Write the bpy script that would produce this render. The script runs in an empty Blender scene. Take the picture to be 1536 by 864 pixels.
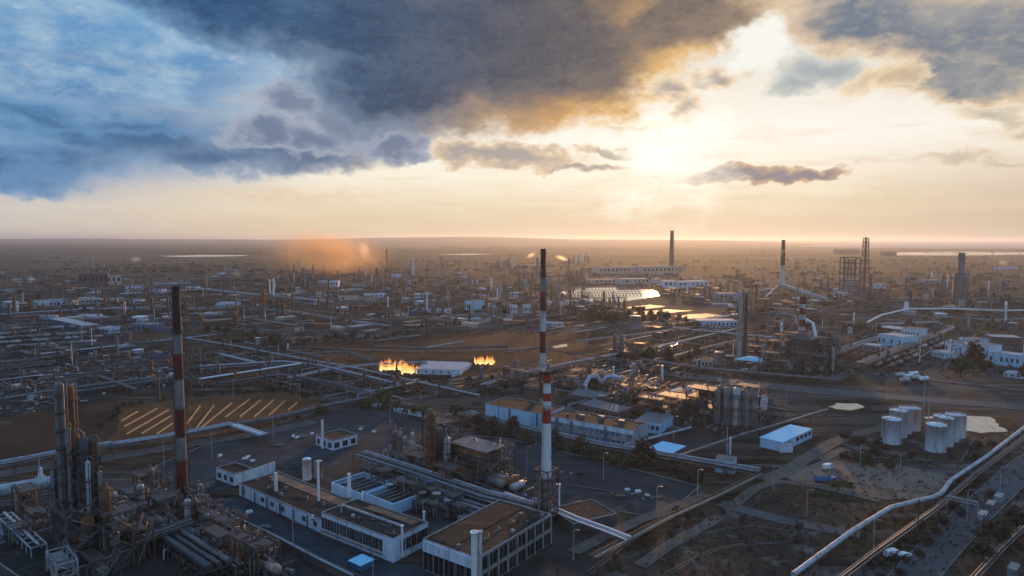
import bpy, math, random
from mathutils import Vector, Matrix, Euler
R = math.radians
scene = bpy.context.scene
COL = scene.collection
rnd = random.Random(7)
PI = math.pi

# ------------------------------------------------------------------ camera
H = 100.0                      # drone height in metres
FPX = 1024.0                   # focal length in photo pixels (24 mm on 36 mm)
cd = bpy.data.cameras.new('camera'); cam = bpy.data.objects.new('camera', cd); COL.objects.link(cam)
cd.lens = 24.0; cd.sensor_width = 36.0; cd.clip_start = 1.0; cd.clip_end = 120000.0
PITCH = math.atan(74.5 / FPX); ROLL = R(-0.17)
cam.matrix_world = Matrix.Translation((0, 0, H)) @ Matrix.Rotation(R(90) - PITCH, 4, 'X') @ Matrix.Rotation(-ROLL, 4, 'Z')
scene.camera = cam
CM = cam.matrix_world.to_3x3(); CMI = CM.inverted()

def ray(px, py):
    return (CM @ Vector(((px - 768) / FPX, -(py - 432) / FPX, -1.0))).normalized()
def P(px, py, z=0.0):
    """world point at height z seen in the photo at (px, py)"""
    d = ray(px, py); t = (z - H) / d.z
    return Vector((0, 0, H)) + d * t
def Q(p):
    """photo pixel of a world point"""
    c = CMI @ (Vector(p) - Vector((0, 0, H)))
    return (768 + FPX * c.x / -c.z, 432 - FPX * c.y / -c.z)
def zat(px, py, base):
    """height of a point above ground point `base` seen at py"""
    d = ray(px, py); t = math.hypot(base.x, base.y) / math.hypot(d.x, d.y)
    return H + d.z * t
def mpp(p):
    return -(CMI @ (Vector((p.x, p.y, 0)) - Vector((0, 0, H)))).z / FPX      # metres per photo pixel there

# ------------------------------------------------------------------ mesh builder
class MB:
    def __init__(s): s.v = []; s.f = []; s.s = []; s.m = []
    def add(s, vs, fs, sm=False, mi=0):
        b = len(s.v); s.v.extend(tuple(x) for x in vs)
        for f in fs:
            s.f.append(tuple(i + b for i in f)); s.s.append(sm); s.m.append(mi)
        return s
    def box(s, x0, y0, z0, x1, y1, z1, mi=0):
        vs = [(x0,y0,z0),(x1,y0,z0),(x1,y1,z0),(x0,y1,z0),(x0,y0,z1),(x1,y0,z1),(x1,y1,z1),(x0,y1,z1)]
        return s.add(vs, [(3,2,1,0),(4,5,6,7),(0,1,5,4),(1,2,6,5),(2,3,7,6),(3,0,4,7)], False, mi)
    def cb(s, c, sx, sy, sz, rz=0.0, mi=0):
        co, si = math.cos(rz), math.sin(rz); vs = []
        for z in (-sz/2, sz/2):
            for x, y in ((-sx/2,-sy/2),(sx/2,-sy/2),(sx/2,sy/2),(-sx/2,sy/2)):
                vs.append((c[0]+x*co-y*si, c[1]+x*si+y*co, c[2]+z))
        return s.add(vs, [(3,2,1,0),(4,5,6,7),(0,1,5,4),(1,2,6,5),(2,3,7,6),(3,0,4,7)], False, mi)
    def beam(s, p0, p1, w, mi=0):
        return s.cyl(p0, p1, w*0.7, n=4, mi=mi, sm=False)
    def cyl(s, p0, p1, r0, r1=None, n=12, caps=True, mi=0, sm=True):
        if r1 is None: r1 = r0
        p0 = Vector(p0); p1 = Vector(p1); d = (p1 - p0)
        if d.length < 1e-6: return s
        d.normalize()
        a = Vector((0,0,1)) if abs(d.z) < 0.9 else Vector((1,0,0))
        u = d.cross(a).normalized(); w = u.cross(d)
        vs = []
        for p, r in ((p0, r0), (p1, r1)):
            for i in range(n):
                t = 2*PI*(i+0.5)/n; vs.append(p + (u*math.cos(t) + w*math.sin(t))*r)
        s.add(vs, [(i, (i+1) % n, n+(i+1) % n, n+i) for i in range(n)], sm, mi)
        if caps: s.add(vs, [tuple(range(n-1, -1, -1)), tuple(range(n, 2*n))], False, mi)
        return s
    def lathe(s, prof, n=16, c=(0,0,0), mi=0, sm=True):
        vs = []
        for r, z in prof:
            for i in range(n):
                t = 2*PI*i/n; vs.append((c[0]+r*math.cos(t), c[1]+r*math.sin(t), c[2]+z))
        fs = []
        for k in range(len(prof)-1):
            for i in range(n):
                fs.append((k*n+i, k*n+(i+1) % n, (k+1)*n+(i+1) % n, (k+1)*n+i))
        return s.add(vs, fs, sm, mi)
    def tube(s, pts, r, n=8, caps=True, mi=0):
        pts = [Vector(p) for p in pts]
        ring = []; prev = None
        for k, p in enumerate(pts):
            if k == 0: d = (pts[1]-p).normalized()
            elif k == len(pts)-1: d = (p-pts[k-1]).normalized()
            else:
                d = (p-pts[k-1]).normalized() + (pts[k+1]-p).normalized()
                d = d.normalized() if d.length > 1e-5 else (p-pts[k-1]).normalized()
            if prev is None:
                a = Vector((0,0,1)) if abs(d.z) < 0.9 else Vector((1,0,0)); u = d.cross(a).normalized()
            else:
                u = prev - d*prev.dot(d); u = u.normalized() if u.length > 1e-5 else d.orthogonal().normalized()
            prev = u; w = u.cross(d)
            sc = 1.0
            if 0 < k < len(pts)-1:
                c = (p-pts[k-1]).normalized().dot(d); sc = 1.0/max(0.6, c)
            ring.append([p + (u*math.cos(2*PI*i/n) + w*math.sin(2*PI*i/n))*r*(1+(sc-1)*0.5) for i in range(n)])
        vs = [q for rr in ring for q in rr]; fs = []
        for k in range(len(ring)-1):
            for i in range(n): fs.append((k*n+i, k*n+(i+1) % n, (k+1)*n+(i+1) % n, (k+1)*n+i))
        s.add(vs, fs, True, mi)
        if caps: s.add(vs, [tuple(range(n-1, -1, -1)), tuple(range(len(vs)-n, len(vs)))], False, mi)
        return s
    def prism(s, poly, z0, z1, mi=0):
        n = len(poly)
        if sum(poly[i][0]*poly[(i+1)%n][1]-poly[(i+1)%n][0]*poly[i][1] for i in range(n)) < 0: poly = poly[::-1]
        vs = [(x, y, z0) for x, y in poly] + [(x, y, z1) for x, y in poly]
        fs = [tuple(range(n-1, -1, -1)), tuple(range(n, 2*n))] + [(i, (i+1)%n, n+(i+1)%n, n+i) for i in range(n)]
        return s.add(vs, fs, False, mi)
    def build(s, name, mats, parent=None, label=None):
        me = bpy.data.meshes.new(name); me.from_pydata(s.v, [], s.f)
        if not isinstance(mats, (list, tuple)): mats = [mats]
        for m in mats: me.materials.append(m)
        me.polygons.foreach_set('use_smooth', s.s)
        if len(mats) > 1: me.polygons.foreach_set('material_index', s.m)
        me.update()
        o = bpy.data.objects.new(name, me); COL.objects.link(o)
        if parent: o.parent = parent
        if label: o['label'] = label
        return o

THINGS = []          # (object, label or None, adjective phrase, anchor)
def tag(o, label=None, cat=None, group=None, kind=None, adj=None):
    if label: o['label'] = label
    if cat: o['category'] = cat
    if group: o['group'] = group
    if kind: o['kind'] = kind
    THINGS.append((o, label, adj))
    return o
def thing(name, label, cat, loc=(0,0,0), rz=0.0, group=None, adj=None):
    o = bpy.data.objects.new(name, None); COL.objects.link(o)
    o.empty_display_size = 0.5
    o.location = loc; o.rotation_euler = (0, 0, rz)
    return tag(o, label, cat, group, None, adj)
def dup(root, loc, rz=0.0, sc=1.0, label=None, adj=None, group=None):
    r = root.copy(); COL.objects.link(r); r.location = loc; r.rotation_euler = (0, 0, rz); r.scale = (sc, sc, sc)
    for ch in list(root.children):
        c = ch.copy(); COL.objects.link(c); c.parent = r
        for g in list(ch.children):
            d = g.copy(); COL.objects.link(d); d.parent = c
    if 'label' in r.keys(): del r['label']
    tag(r, label, None, group, None, adj)
    return r

# ------------------------------------------------------------------ materials
def lin(r, g, b):
    f = lambda c: (c/255/12.92) if c/255 <= 0.04045 else ((c/255+0.055)/1.055)**2.4
    return (f(r), f(g), f(b), 1)
def new_mat(name):
    m = bpy.data.materials.new(name); m.use_nodes = True
    nt = m.node_tree; b = nt.nodes['Principled BSDF']
    return m, nt, b
def N(nt, t, **kw):
    n = nt.nodes.new(t)
    for k, v in kw.items(): setattr(n, k, v)
    return n
def pos(nt, scale=(1,1,1)):
    g = N(nt, 'ShaderNodeNewGeometry'); mp = N(nt, 'ShaderNodeMapping'); mp.inputs['Scale'].default_value = scale
    nt.links.new(g.outputs['Position'], mp.inputs['Vector']); return mp.outputs[0]
def noise(nt, vec, scale, detail=5, rough=0.6):
    n = N(nt, 'ShaderNodeTexNoise'); n.inputs['Scale'].default_value = scale
    n.inputs['Detail'].default_value = detail; n.inputs['Roughness'].default_value = rough
    nt.links.new(vec, n.inputs['Vector']); return n.outputs['Fac']
def ramp(nt, fac, stops):
    r = N(nt, 'ShaderNodeValToRGB'); e = r.color_ramp.elements
    while len(e) < len(stops): e.new(0.5)
    for i, (p, c) in enumerate(stops):
        e[i].position = p; e[i].color = c if len(c) == 4 else (*c, 1)
    nt.links.new(fac, r.inputs['Fac']); return r.outputs['Color']
def mixc(nt, fac, a, b, mode='MIX'):
    m = N(nt, 'ShaderNodeMix', data_type='RGBA', blend_type=mode)
    for sock, val in (('Factor', fac),):
        if hasattr(val, 'links'): nt.links.new(val, m.inputs[0])
        else: m.inputs[0].default_value = val
    for idx, val in ((6, a), (7, b)):
        if hasattr(val, 'links'): nt.links.new(val, m.inputs[idx])
        else: m.inputs[idx].default_value = val if len(val) == 4 else (*val, 1)
    return m.outputs[2]
def mat(name, c, rough=0.7, metal=0.0, var=0.35, scale=0.6, dirt=None, dirt_amt=0.5, streak=False, spec=0.5, zs=1.0):
    m, nt, b = new_mat(name)
    v = pos(nt, (1, 1, 0.15 if streak else zs))
    n = noise(nt, v, scale, 6, 0.65)
    lo = tuple(x*(1-var) for x in c); hi = tuple(min(1, x*(1+var)) for x in c)
    col = ramp(nt, n, [(0.3, lo), (0.7, hi)])
    if dirt:
        n2 = noise(nt, v, scale*0.45+0.07, 7, 0.7)
        k = ramp(nt, n2, [(0.62-dirt_amt*0.25, (0,0,0)), (0.78-dirt_amt*0.2, (1,1,1))])
        col = mixc(nt, k, col, dirt)
    nt.links.new(col, b.inputs['Base Color'])
    b.inputs['Roughness'].default_value = rough; b.inputs['Metallic'].default_value = metal
    b.inputs['Specular IOR Level'].default_value = spec
    return m
RUST = (0.11, 0.05, 0.025)
M = dict(
 concrete=mat('concrete', (0.26,0.25,0.23), 0.9, dirt=(0.12,0.11,0.10), streak=True),
 conc_dark=mat('dark_concrete', (0.09,0.086,0.082), 0.9, dirt=(0.06,0.055,0.05)),
 white_wall=mat('white_painted_wall', (0.62,0.73,0.82), 0.7, var=0.18, dirt=(0.30,0.32,0.33), dirt_amt=0.45, streak=True),
 blue_wall=mat('pale_blue_cladding', (0.42,0.66,0.84), 0.6, var=0.1, scale=0.4, dirt=(0.22,0.32,0.38), dirt_amt=0.4, streak=True),
 deep_blue=mat('deep_blue_paint', (0.05,0.15,0.28), 0.6, dirt=(0.04,0.08,0.12)),
 sky_blue=mat('sky_blue_sheet', (0.30,0.68,0.88), 0.8, var=0.08),
 cream_wall=mat('cream_wall', (0.52,0.46,0.38), 0.8, var=0.2, dirt=(0.3,0.26,0.22), streak=True),
 brick=mat('brick_wall', (0.15,0.095,0.075), 0.9, dirt=(0.12,0.09,0.08)),
 grey_wall=mat('grey_rendered_wall', (0.34,0.34,0.34), 0.85, dirt=(0.2,0.19,0.18), streak=True),
 roof=mat('bitumen_roof', (0.06,0.056,0.052), 0.85, scale=0.35, dirt=(0.105,0.075,0.05), dirt_amt=0.25),
 roof_brown=mat('brown_roof', (0.095,0.072,0.055), 0.9, scale=0.3, dirt=(0.05,0.045,0.04), dirt_amt=0.6),
 roof_rust=mat('rusty_roof_strip', (0.24,0.125,0.07), 0.9, scale=0.5, dirt=(0.09,0.06,0.045), dirt_amt=0.4),
 roof_grey=mat('grey_sheet_roof', (0.13,0.14,0.15), 0.8, 0.0, scale=0.4, dirt=(0.16,0.15,0.14), dirt_amt=0.4),
 roof_white=mat('white_sheet_roof', (0.34,0.37,0.4), 0.75, var=0.12),
 steel=mat('dark_structural_steel', (0.085,0.075,0.068), 0.6, 0.25, dirt=(0.10,0.055,0.035), dirt_amt=0.5),
 steel_grey=mat('grey_structural_steel', (0.22,0.22,0.22), 0.55, 0.3, dirt=(0.12,0.075,0.05), dirt_amt=0.4),
 galv=mat('galvanised_steel', (0.42,0.43,0.44), 0.5, 0.35, dirt=(0.25,0.22,0.19), dirt_amt=0.3),
 silver=mat('silver_pipe_cladding', (0.40,0.45,0.5), 0.62, 0.2, var=0.25, scale=0.5, dirt=(0.2,0.175,0.15), dirt_amt=0.55),
 dull_pipe=mat('dull_pipe_lagging', (0.2,0.19,0.18), 0.6, 0.3, dirt=(0.11,0.075,0.055), dirt_amt=0.5),
 dark_pipe=mat('dark_pipe', (0.075,0.08,0.088), 0.5, 0.3, dirt=(0.05,0.045,0.04)),
 rust=mat('rusted_shell', (0.27,0.105,0.035), 0.75, 0.2, var=0.5, scale=0.9, dirt=(0.07,0.04,0.028), dirt_amt=0.6, streak=True),
 shell=mat('weathered_grey_shell', (0.2,0.19,0.18), 0.6, 0.25, dirt=(0.10,0.06,0.04), dirt_amt=0.55, streak=True),
 shell_pale=mat('pale_shell', (0.4,0.4,0.4), 0.5, 0.25, dirt=(0.2,0.16,0.13), dirt_amt=0.45, streak=True),
 shell_pink=mat('faded_pinkish_shell', (0.38,0.29,0.26), 0.7, 0.0, dirt=(0.2,0.13,0.1), dirt_amt=0.4, streak=True),
 red=mat('faded_red_paint', (0.2,0.03,0.022), 0.75, var=0.45, scale=0.9, dirt=(0.06,0.025,0.018), dirt_amt=0.75, streak=True),
 red_dark=mat('sooty_red_paint', (0.085,0.03,0.024), 0.75, var=0.4, dirt=(0.035,0.025,0.022), dirt_amt=0.6, streak=True),
 band_white=mat('white_band_paint', (0.56,0.56,0.56), 0.6, var=0.2, scale=0.9, dirt=(0.28,0.25,0.23), dirt_amt=0.5, streak=True),
 band_dirty=mat('dirty_pale_band_paint', (0.25,0.225,0.205), 0.7, var=0.25, dirt=(0.17,0.13,0.11), dirt_amt=0.5, streak=True),
 red_bright=mat('bright_red_paint', (0.42,0.035,0.025), 0.6, var=0.25, scale=0.9, dirt=(0.16,0.04,0.03), dirt_amt=0.4, streak=True),
 white_bright=mat('bright_white_band', (0.74,0.75,0.76), 0.6, var=0.12, scale=0.9, dirt=(0.36,0.33,0.3), dirt_amt=0.4, streak=True),
 white=mat('white_paint', (0.78,0.79,0.8), 0.5, var=0.08, dirt=(0.5,0.48,0.46), dirt_amt=0.2, streak=True),
 tank_white=mat('white_tank_paint', (0.72,0.79,0.85), 0.55, var=0.14, scale=0.5, dirt=(0.34,0.29,0.25), dirt_amt=0.5, streak=True),
 black=mat('black_soot', (0.025,0.024,0.023), 0.8),
 brick_red=mat('orange_brown_steel', (0.2,0.075,0.035), 0.7, dirt=(0.09,0.05,0.03)),
 wood=mat('brown_timber', (0.12,0.08,0.05), 0.9),
 trunk=mat('tree_bark', (0.06,0.045,0.035), 0.95),
 leaf_brown=mat('bare_brown_twigs', (0.085,0.06,0.042), 0.95, var=0.5, scale=0.5),
 leaf_green=mat('dull_green_leaves', (0.06,0.075,0.03), 0.9, var=0.5, scale=0.5),
 leaf_olive=mat('olive_yellow_leaves', (0.12,0.105,0.035), 0.9, var=0.45, scale=0.5),
 truck_blue=mat('blue_truck_paint', (0.05,0.18,0.4), 0.45, var=0.1),
 tyre=mat('black_rubber', (0.02,0.02,0.02), 0.85),
 yellow=mat('yellow_paint', (0.5,0.34,0.08), 0.6),
 strip=mat('pale_concrete_strip', (0.56,0.36,0.17), 0.9, var=0.3, scale=0.4),
)
def glass_mat():
    m, nt, b = new_mat('dark_window_glass')
    b.inputs['Base Color'].default_value = (0.015,0.02,0.025,1); b.inputs['Roughness'].default_value = 0.12
    b.inputs['IOR'].default_value = 1.5
    return m
M['glass'] = glass_mat()
# ------------------------------------------------------------------ sky (world shader, laid out by azimuth and elevation)
def azel(px, py):
    d = ray(px, py); return math.degrees(math.atan2(d.x, d.y)), math.degrees(math.asin(d.z))
SUN_AZ, SUN_EL = azel(1000, 232)
w = bpy.data.worlds.new('World'); scene.world = w; w.use_nodes = True
nt = w.node_tree; nt.nodes.clear(); L = nt.links.new
out = N(nt, 'ShaderNodeOutputWorld'); bg = N(nt, 'ShaderNodeBackground'); L(bg.outputs[0], out.inputs[0])
tc = N(nt, 'ShaderNodeTexCoord'); sx = N(nt, 'ShaderNodeSeparateXYZ'); L(tc.outputs['Generated'], sx.inputs[0])
def mth(op, a, b=None, c=None, clamp=False):
    n = N(nt, 'ShaderNodeMath', operation=op); n.use_clamp = clamp
    for i, v in enumerate((a, b, c)):
        if v is None: continue
        if hasattr(v, 'links'): L(v, n.inputs[i])
        else: n.inputs[i].default_value = v
    return n.outputs[0]
def sstep(x, lo, hi, tolo=0.0, tohi=1.0):
    n = N(nt, 'ShaderNodeMapRange', interpolation_type='SMOOTHSTEP'); L(x, n.inputs[0])
    n.inputs[1].default_value = lo; n.inputs[2].default_value = hi; n.inputs[3].default_value = tolo; n.inputs[4].default_value = tohi
    return n.outputs[0]
AZ = mth('MULTIPLY', mth('ARCTAN2', sx.outputs[0], sx.outputs[1]), 57.29578)
EL = mth('MULTIPLY', mth('ARCSINE', sx.outputs[2]), 57.29578)
cmb = N(nt, 'ShaderNodeCombineXYZ'); L(AZ, cmb.inputs[0]); L(EL, cmb.inputs[1]); AE = cmb.outputs[0]
def wn(scale, sy=1.7, detail=6, rough=0.55, off=(0,0,0), color=False, dist=0.0):
    mp = N(nt, 'ShaderNodeMapping'); L(AE, mp.inputs[0]); mp.inputs['Scale'].default_value = (1, sy, 1); mp.inputs['Location'].default_value = off
    n = N(nt, 'ShaderNodeTexNoise'); n.inputs['Scale'].default_value = scale; n.inputs['Detail'].default_value = detail
    n.inputs['Roughness'].default_value = rough; n.inputs['Distortion'].default_value = dist
    L(mp.outputs[0], n.inputs['Vector']); return n.outputs['Color'] if color else n.outputs['Fac']
# domain warp
def warp(amp1, s1, amp2, s2):
    v = AE
    for a, s, o in ((amp1, s1, (3,7,0)), (amp2, s2, (11,2,0))):
        c = wn(s, 1.5, 4, 0.6, o, True)
        sub = N(nt, 'ShaderNodeVectorMath', operation='SUBTRACT'); L(c, sub.inputs[0]); sub.inputs[1].default_value = (0.5,0.5,0.5)
        mul = N(nt, 'ShaderNodeVectorMath', operation='MULTIPLY'); L(sub.outputs[0], mul.inputs[0]); mul.inputs[1].default_value = (a, a*0.7, 0)
        ad = N(nt, 'ShaderNodeVectorMath', operation='ADD'); L(v, ad.inputs[0]); L(mul.outputs[0], ad.inputs[1]); v = ad.outputs[0]
    return v
WV = warp(7.0, 0.11, 3.2, 0.42)
def blob(px, py, rx, ry, rot=0.0):
    a, e = azel(px, py); ca = math.cos(R(a)); k = math.degrees(1/FPX)
    mp = N(nt, 'ShaderNodeMapping', vector_type='TEXTURE'); L(WV, mp.inputs[0])
    mp.inputs['Location'].default_value = (a, e, 0); mp.inputs['Rotation'].default_value = (0, 0, R(rot))
    mp.inputs['Scale'].default_value = (1.22*rx*k*ca*ca, 1.22*ry*k*ca, 1)
    g = N(nt, 'ShaderNodeTexGradient', gradient_type='SPHERICAL'); L(mp.outputs[0], g.inputs[0]); return g.outputs['Fac']
def union(*bl):
    r = None
    for b in bl:
        f = blob(*b); r = f if r is None else mth('SMOOTH_MAX', r, f, 0.15)
    return r
def wramp(x, stops):
    r = N(nt, 'ShaderNodeValToRGB'); e = r.color_ramp.elements
    while len(e) < len(stops): e.new(0.5)
    for i, (p, c) in enumerate(stops): e[i].position = p; e[i].color = lin(*c)
    L(x, r.inputs[0]); return r.outputs[0]
def wmix(f, a, b, mode='MIX'): 
    return mixc(nt, f, a, b, mode)
el60 = mth('DIVIDE', EL, 60.0, clamp=True)
n_lo = wn(0.16, 4.5, 6, 0.6, (5,1,0)); n_mid = wn(0.25, 2.0, 7, 0.6, (1,9,0)); n_fine = wn(0.7, 1.8, 6, 0.65, (4,4,0))
el_w = mth('ADD', el60, mth('MULTIPLY', mth('SUBTRACT', n_lo, 0.5), 0.05), clamp=True)
D = 1/60
left = wramp(el_w, [(0,(198,192,186)),(2.2*D,(214,206,196)),(4.5*D,(152,166,190)),(7*D,(106,142,180)),(11*D,(90,140,188)),(15*D,(108,156,200)),(20*D,(128,174,210)),(35*D,(125,175,225)),(1,(105,160,220))])
right = wramp(el_w, [(0,(224,200,170)),(1.5*D,(230,209,178)),(3.2*D,(241,225,197)),(5*D,(251,241,221)),(8*D,(253,247,236)),(12*D,(240,234,222)),(18*D,(215,222,226)),(35*D,(140,170,205)),(1,(100,150,210))])
fmid = sstep(mth('SUBTRACT', AZ, mth('MULTIPLY', EL, 1.15)), -41, -17)
base = wmix(fmid, left, right)
# lower, duller right edge
base = wmix(mth('MULTIPLY', sstep(AZ, 20, 40), sstep(EL, 9, 1)), base, lin(212,190,168))
# thin streaks of stratus in the bright band
st = mth('MULTIPLY', sstep(wn(0.13, 7.0, 6, 0.6, (8,2,0)), 0.5, 0.68), sstep(EL, 16, 6))
base = wmix(mth('MULTIPLY', st, 0.45), base, lin(228,206,180))
sun_d = N(nt, 'ShaderNodeVectorMath', operation='DOT_PRODUCT'); L(tc.outputs['Generated'], sun_d.inputs[0])
sd = Vector((math.sin(R(SUN_AZ))*math.cos(R(SUN_EL)), math.cos(R(SUN_AZ))*math.cos(R(SUN_EL)), math.sin(R(SUN_EL))))
sun_d.inputs[1].default_value = sd
ang = mth('MULTIPLY', mth('ARCCOSINE', mth('MINIMUM', sun_d.outputs['Value'], 0.999999)), 57.29578)
glow_w = sstep(ang, 20, 1); glow_n = sstep(mth('ADD', ang, mth('MULTIPLY', mth('SUBTRACT', n_mid, 0.5), 14.0)), 7.0, -1.5)
def layer(col, field, lo, hi, core, edge, tex=0.18, texn=None, soft=0.5, opacity=1.0, edge_w=0.35):
    """field: blob field; core/edge: colour sockets or tuples"""
    f = mth('ADD', field, mth('MULTIPLY', mth('SUBTRACT', texn or n_mid, 0.5), tex))
    a = sstep(f, lo, hi)
    inner = sstep(f, lo + (hi-lo)*0.3, hi + edge_w)
    c = wmix(inner, edge, core)
    return wmix(mth('MULTIPLY', a, opacity), col, c)
col = base
# pale wash of blue with soft texture, upper left
tx = sstep(n_mid, 0.35, 0.7)
col = wmix(mth('MULTIPLY', mth('MULTIPLY', tx, sstep(AZ, -6, -20)), sstep(EL, 5, 12)), col, lin(162,190,212))
col = wmix(mth('MULTIPLY', mth('MULTIPLY', sstep(n_fine, 0.55, 0.75), sstep(AZ, -4, -18)), mth('MULTIPLY', sstep(EL, 6, 12), 0.5)), col, lin(196,206,214))
# dark blue band on the left
azl = mth('DIVIDE', mth('ADD', AZ, 38.0), 76.0, clamp=True)
bandcol = wramp(azl, [(0.0,(60,108,156)),(0.2,(64,102,142)),(0.35,(88,108,136)),(0.5,(140,135,140)),(1,(150,140,140))])
bandcol = wmix(mth('MULTIPLY', sstep(n_mid, 0.42, 0.62), 0.55), bandcol, wramp(azl, [(0,(112,160,204)),(0.3,(120,146,180)),(0.45,(160,160,170))]))
bandcol = wmix(mth('MULTIPLY', sstep(n_fine, 0.5, 0.72), 0.25), bandcol, lin(62,84,120))
bandedge = wramp(azl, [(0.0,(120,160,200)),(0.25,(150,165,185)),(0.4,(205,190,175)),(1,(240,205,150))])
col = layer(col, union((40,232,280,48,2),(230,206,250,70,-2),(80,175,190,36,-6),(340,238,190,40,3),(470,240,150,30,6),(420,222,230,52,4),(570,205,120,50,8),(20,255,170,40,0),(110,190,200,40,-4)), 0.16, 0.56, bandcol, bandedge, 0.34, opacity=0.93)
col = layer(col, union((40,170,220,26,3),(200,178,160,26,-6)), 0.3, 0.7, lin(66,108,152), lin(110,156,198), 0.3, opacity=0.7)
# mauve cumulus heads between band and dark deck
col = layer(col, union((440,150,90,40,-12),(520,175,80,50,0),(390,195,70,36,8),(470,205,90,34,0),(590,225,70,22,0)), 0.22, 0.5, lin(112,126,154), lin(170,178,194), 0.5, n_fine, opacity=0.9)
# the great dark deck
deck = wramp(azl, [(0.1,(40,80,124)),(0.3,(54,82,116)),(0.42,(70,82,102)),(0.55,(88,88,98)),(0.68,(112,104,102)),(0.8,(142,128,118)),(1,(150,140,132))])
n_big = wn(0.09, 1.6, 5, 0.6, (21,3,0))
deck = wmix(mth('MULTIPLY', sstep(n_big, 0.42, 0.64), 0.42), deck, wramp(azl, [(0.2,(88,128,168)),(0.4,(98,114,138)),(0.55,(122,118,122)),(0.68,(166,142,120)),(0.8,(176,156,138))]))
deck = wmix(mth('MULTIPLY', sstep(n_mid, 0.44, 0.68), 0.45), deck, wramp(azl, [(0.2,(70,108,150)),(0.45,(94,100,114)),(0.65,(148,128,110))]))
n_ff = wn(1.5, 1.9, 6, 0.62, (2,8,0))
deck = wmix(mth('MULTIPLY', sstep(n_fine, 0.48, 0.7), 0.35), deck, lin(58,64,80))
deck = wmix(mth('MULTIPLY', sstep(n_ff, 0.5, 0.7), 0.22), deck, wramp(azl, [(0.2,(96,132,168)),(0.5,(120,118,124)),(0.7,(170,148,124))]))
deckedge = wramp(azl, [(0.1,(104,148,188)),(0.38,(134,146,164)),(0.47,(186,158,130)),(0.56,(222,170,104)),(0.66,(238,192,124)),(0.8,(226,206,180))])
col = layer(col, union((300,-14,340,66,-9),(470,20,220,70,-20),(560,30,330,105,-20),(760,60,330,150,4),(600,130,170,85,-14),(880,80,190,110,16),(1020,25,150,72,12),(760,-60,700,120,0)), 0.22, 0.42, deck, deckedge, 0.34, edge_w=0.32)
# right-hand clouds
rc = wmix(sstep(n_big, 0.38, 0.62), lin(112,124,142), lin(158,158,158)); rc = wmix(mth('MULTIPLY', sstep(n_fine, 0.45, 0.7), 0.4), rc, lin(196,182,164))
col = layer(col, union((1230,105,110,48,-6),(1190,130,70,28,0)), 0.28, 0.6, lin(150,164,172), lin(214,214,205), 0.35, n_fine, opacity=0.85)
col = layer(col, union((1310,20,190,62,-8),(1450,50,170,90,-10),(1400,110,110,42,0),(1540,60,150,90,0),(1440,125,130,36,6),(1380,-50,300,90,0)), 0.2, 0.46, rc, lin(232,206,172), 0.42, edge_w=0.3)
col = layer(col, union((1300,128,62,32,30),(1350,115,50,36,0)), 0.3, 0.6, lin(214,188,156), lin(246,224,190), 0.5, n_fine, opacity=0.8)
col = layer(col, union((1480,160,110,24,2),(1560,175,70,26,0)), 0.28, 0.7, lin(170,168,156), lin(236,214,180), 0.35, n_fine, opacity=0.8)
col = layer(col, union((1010,125,62,26,-6),(1075,118,50,20,0),(1025,155,30,20,20)), 0.25, 0.6, lin(158,150,150), lin(236,206,162), 0.45, n_fine, opacity=0.9)
col = layer(col, union((960,180,110,12,0)), 0.3, 0.7, lin(206,172,130), lin(246,220,170), 0.5, n_fine, opacity=0.7)
# small low clouds
col = layer(col, union((760,232,135,22,-2),(870,248,90,9,0),(700,228,60,16,0),(905,222,50,11,-4)), 0.22, 0.5, lin(164,156,154), lin(226,200,165), 0.35, n_fine, opacity=0.92)
col = layer(col, union((1105,264,92,19,-2),(1210,263,88,13,2),(1160,266,90,15,0)), 0.22, 0.5, lin(134,128,136), lin(206,172,140), 0.35, n_fine, opacity=0.95)
col = layer(col, union((1450,230,120,11,1),(1530,236,60,10,0)), 0.25, 0.7, lin(202,188,170), lin(226,208,182), 0.35, n_fine, opacity=0.75)
col = layer(col, union((1350,308,300,16,0),(900,318,260,12,0),(420,300,260,14,0)), 0.2, 0.8, lin(226,202,172), lin(234,214,184), 0.4, n_lo, opacity=0.55)
# glow of the hidden sun
g1 = wmix(mth('MULTIPLY', glow_n, 0.95), col, (1.2,1.13,1.0,1)); 
gap = blob(1125,62,62,60,-70)
g1 = wmix(sstep(mth('ADD', gap, mth('MULTIPLY', mth('SUBTRACT', n_fine, 0.5), 0.4)), 0.2, 0.6), g1, lin(246,245,238))
halo = wmix(1.0, g1, (0.05,0.035,0.015,1), 'ADD'); g1 = wmix(glow_w, g1, halo)
# a physical sky underneath everything, brightest overhead and behind the camera
sky = N(nt, 'ShaderNodeTexSky', sky_type='NISHITA'); sky.sun_disc = False
sky.sun_elevation = R(SUN_EL); sky.sun_rotation = R(SUN_AZ); sky.altitude = 100
SKYK = 0.012
sk = N(nt, 'ShaderNodeVectorMath', operation='SCALE'); L(sky.outputs[0], sk.inputs[0]); sk.inputs[3].default_value = SKYK
# clear blue evening sky overhead and behind; the cloud deck in front
front = mth('MULTIPLY', sstep(AZ, -75, -48), sstep(AZ, 80, 55)); front = mth('MULTIPLY', front, sstep(EL, 48, 28))
back = wramp(el60, [(0,(142,154,176)),(0.2,(132,160,194)),(0.5,(124,166,214)),(1,(124,170,222))])
back = wmix(mth('MULTIPLY', sstep(wn(0.06, 1.5, 5, 0.6), 0.45, 0.65), 0.5), back, lin(120,135,158))
back = wmix(1.0, back, sk.outputs[0], 'ADD')
final = wmix(front, back, g1)
final = wmix(sstep(EL, 0.0, -1.5), final, (0.06,0.055,0.05,1))
L(final, bg.inputs['Color']); bg.inputs['Strength'].default_value = 1.0
try:
    w.cycles.sampling_method = 'MANUAL'; w.cycles.sample_map_resolution = 1024
except Exception: pass

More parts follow.
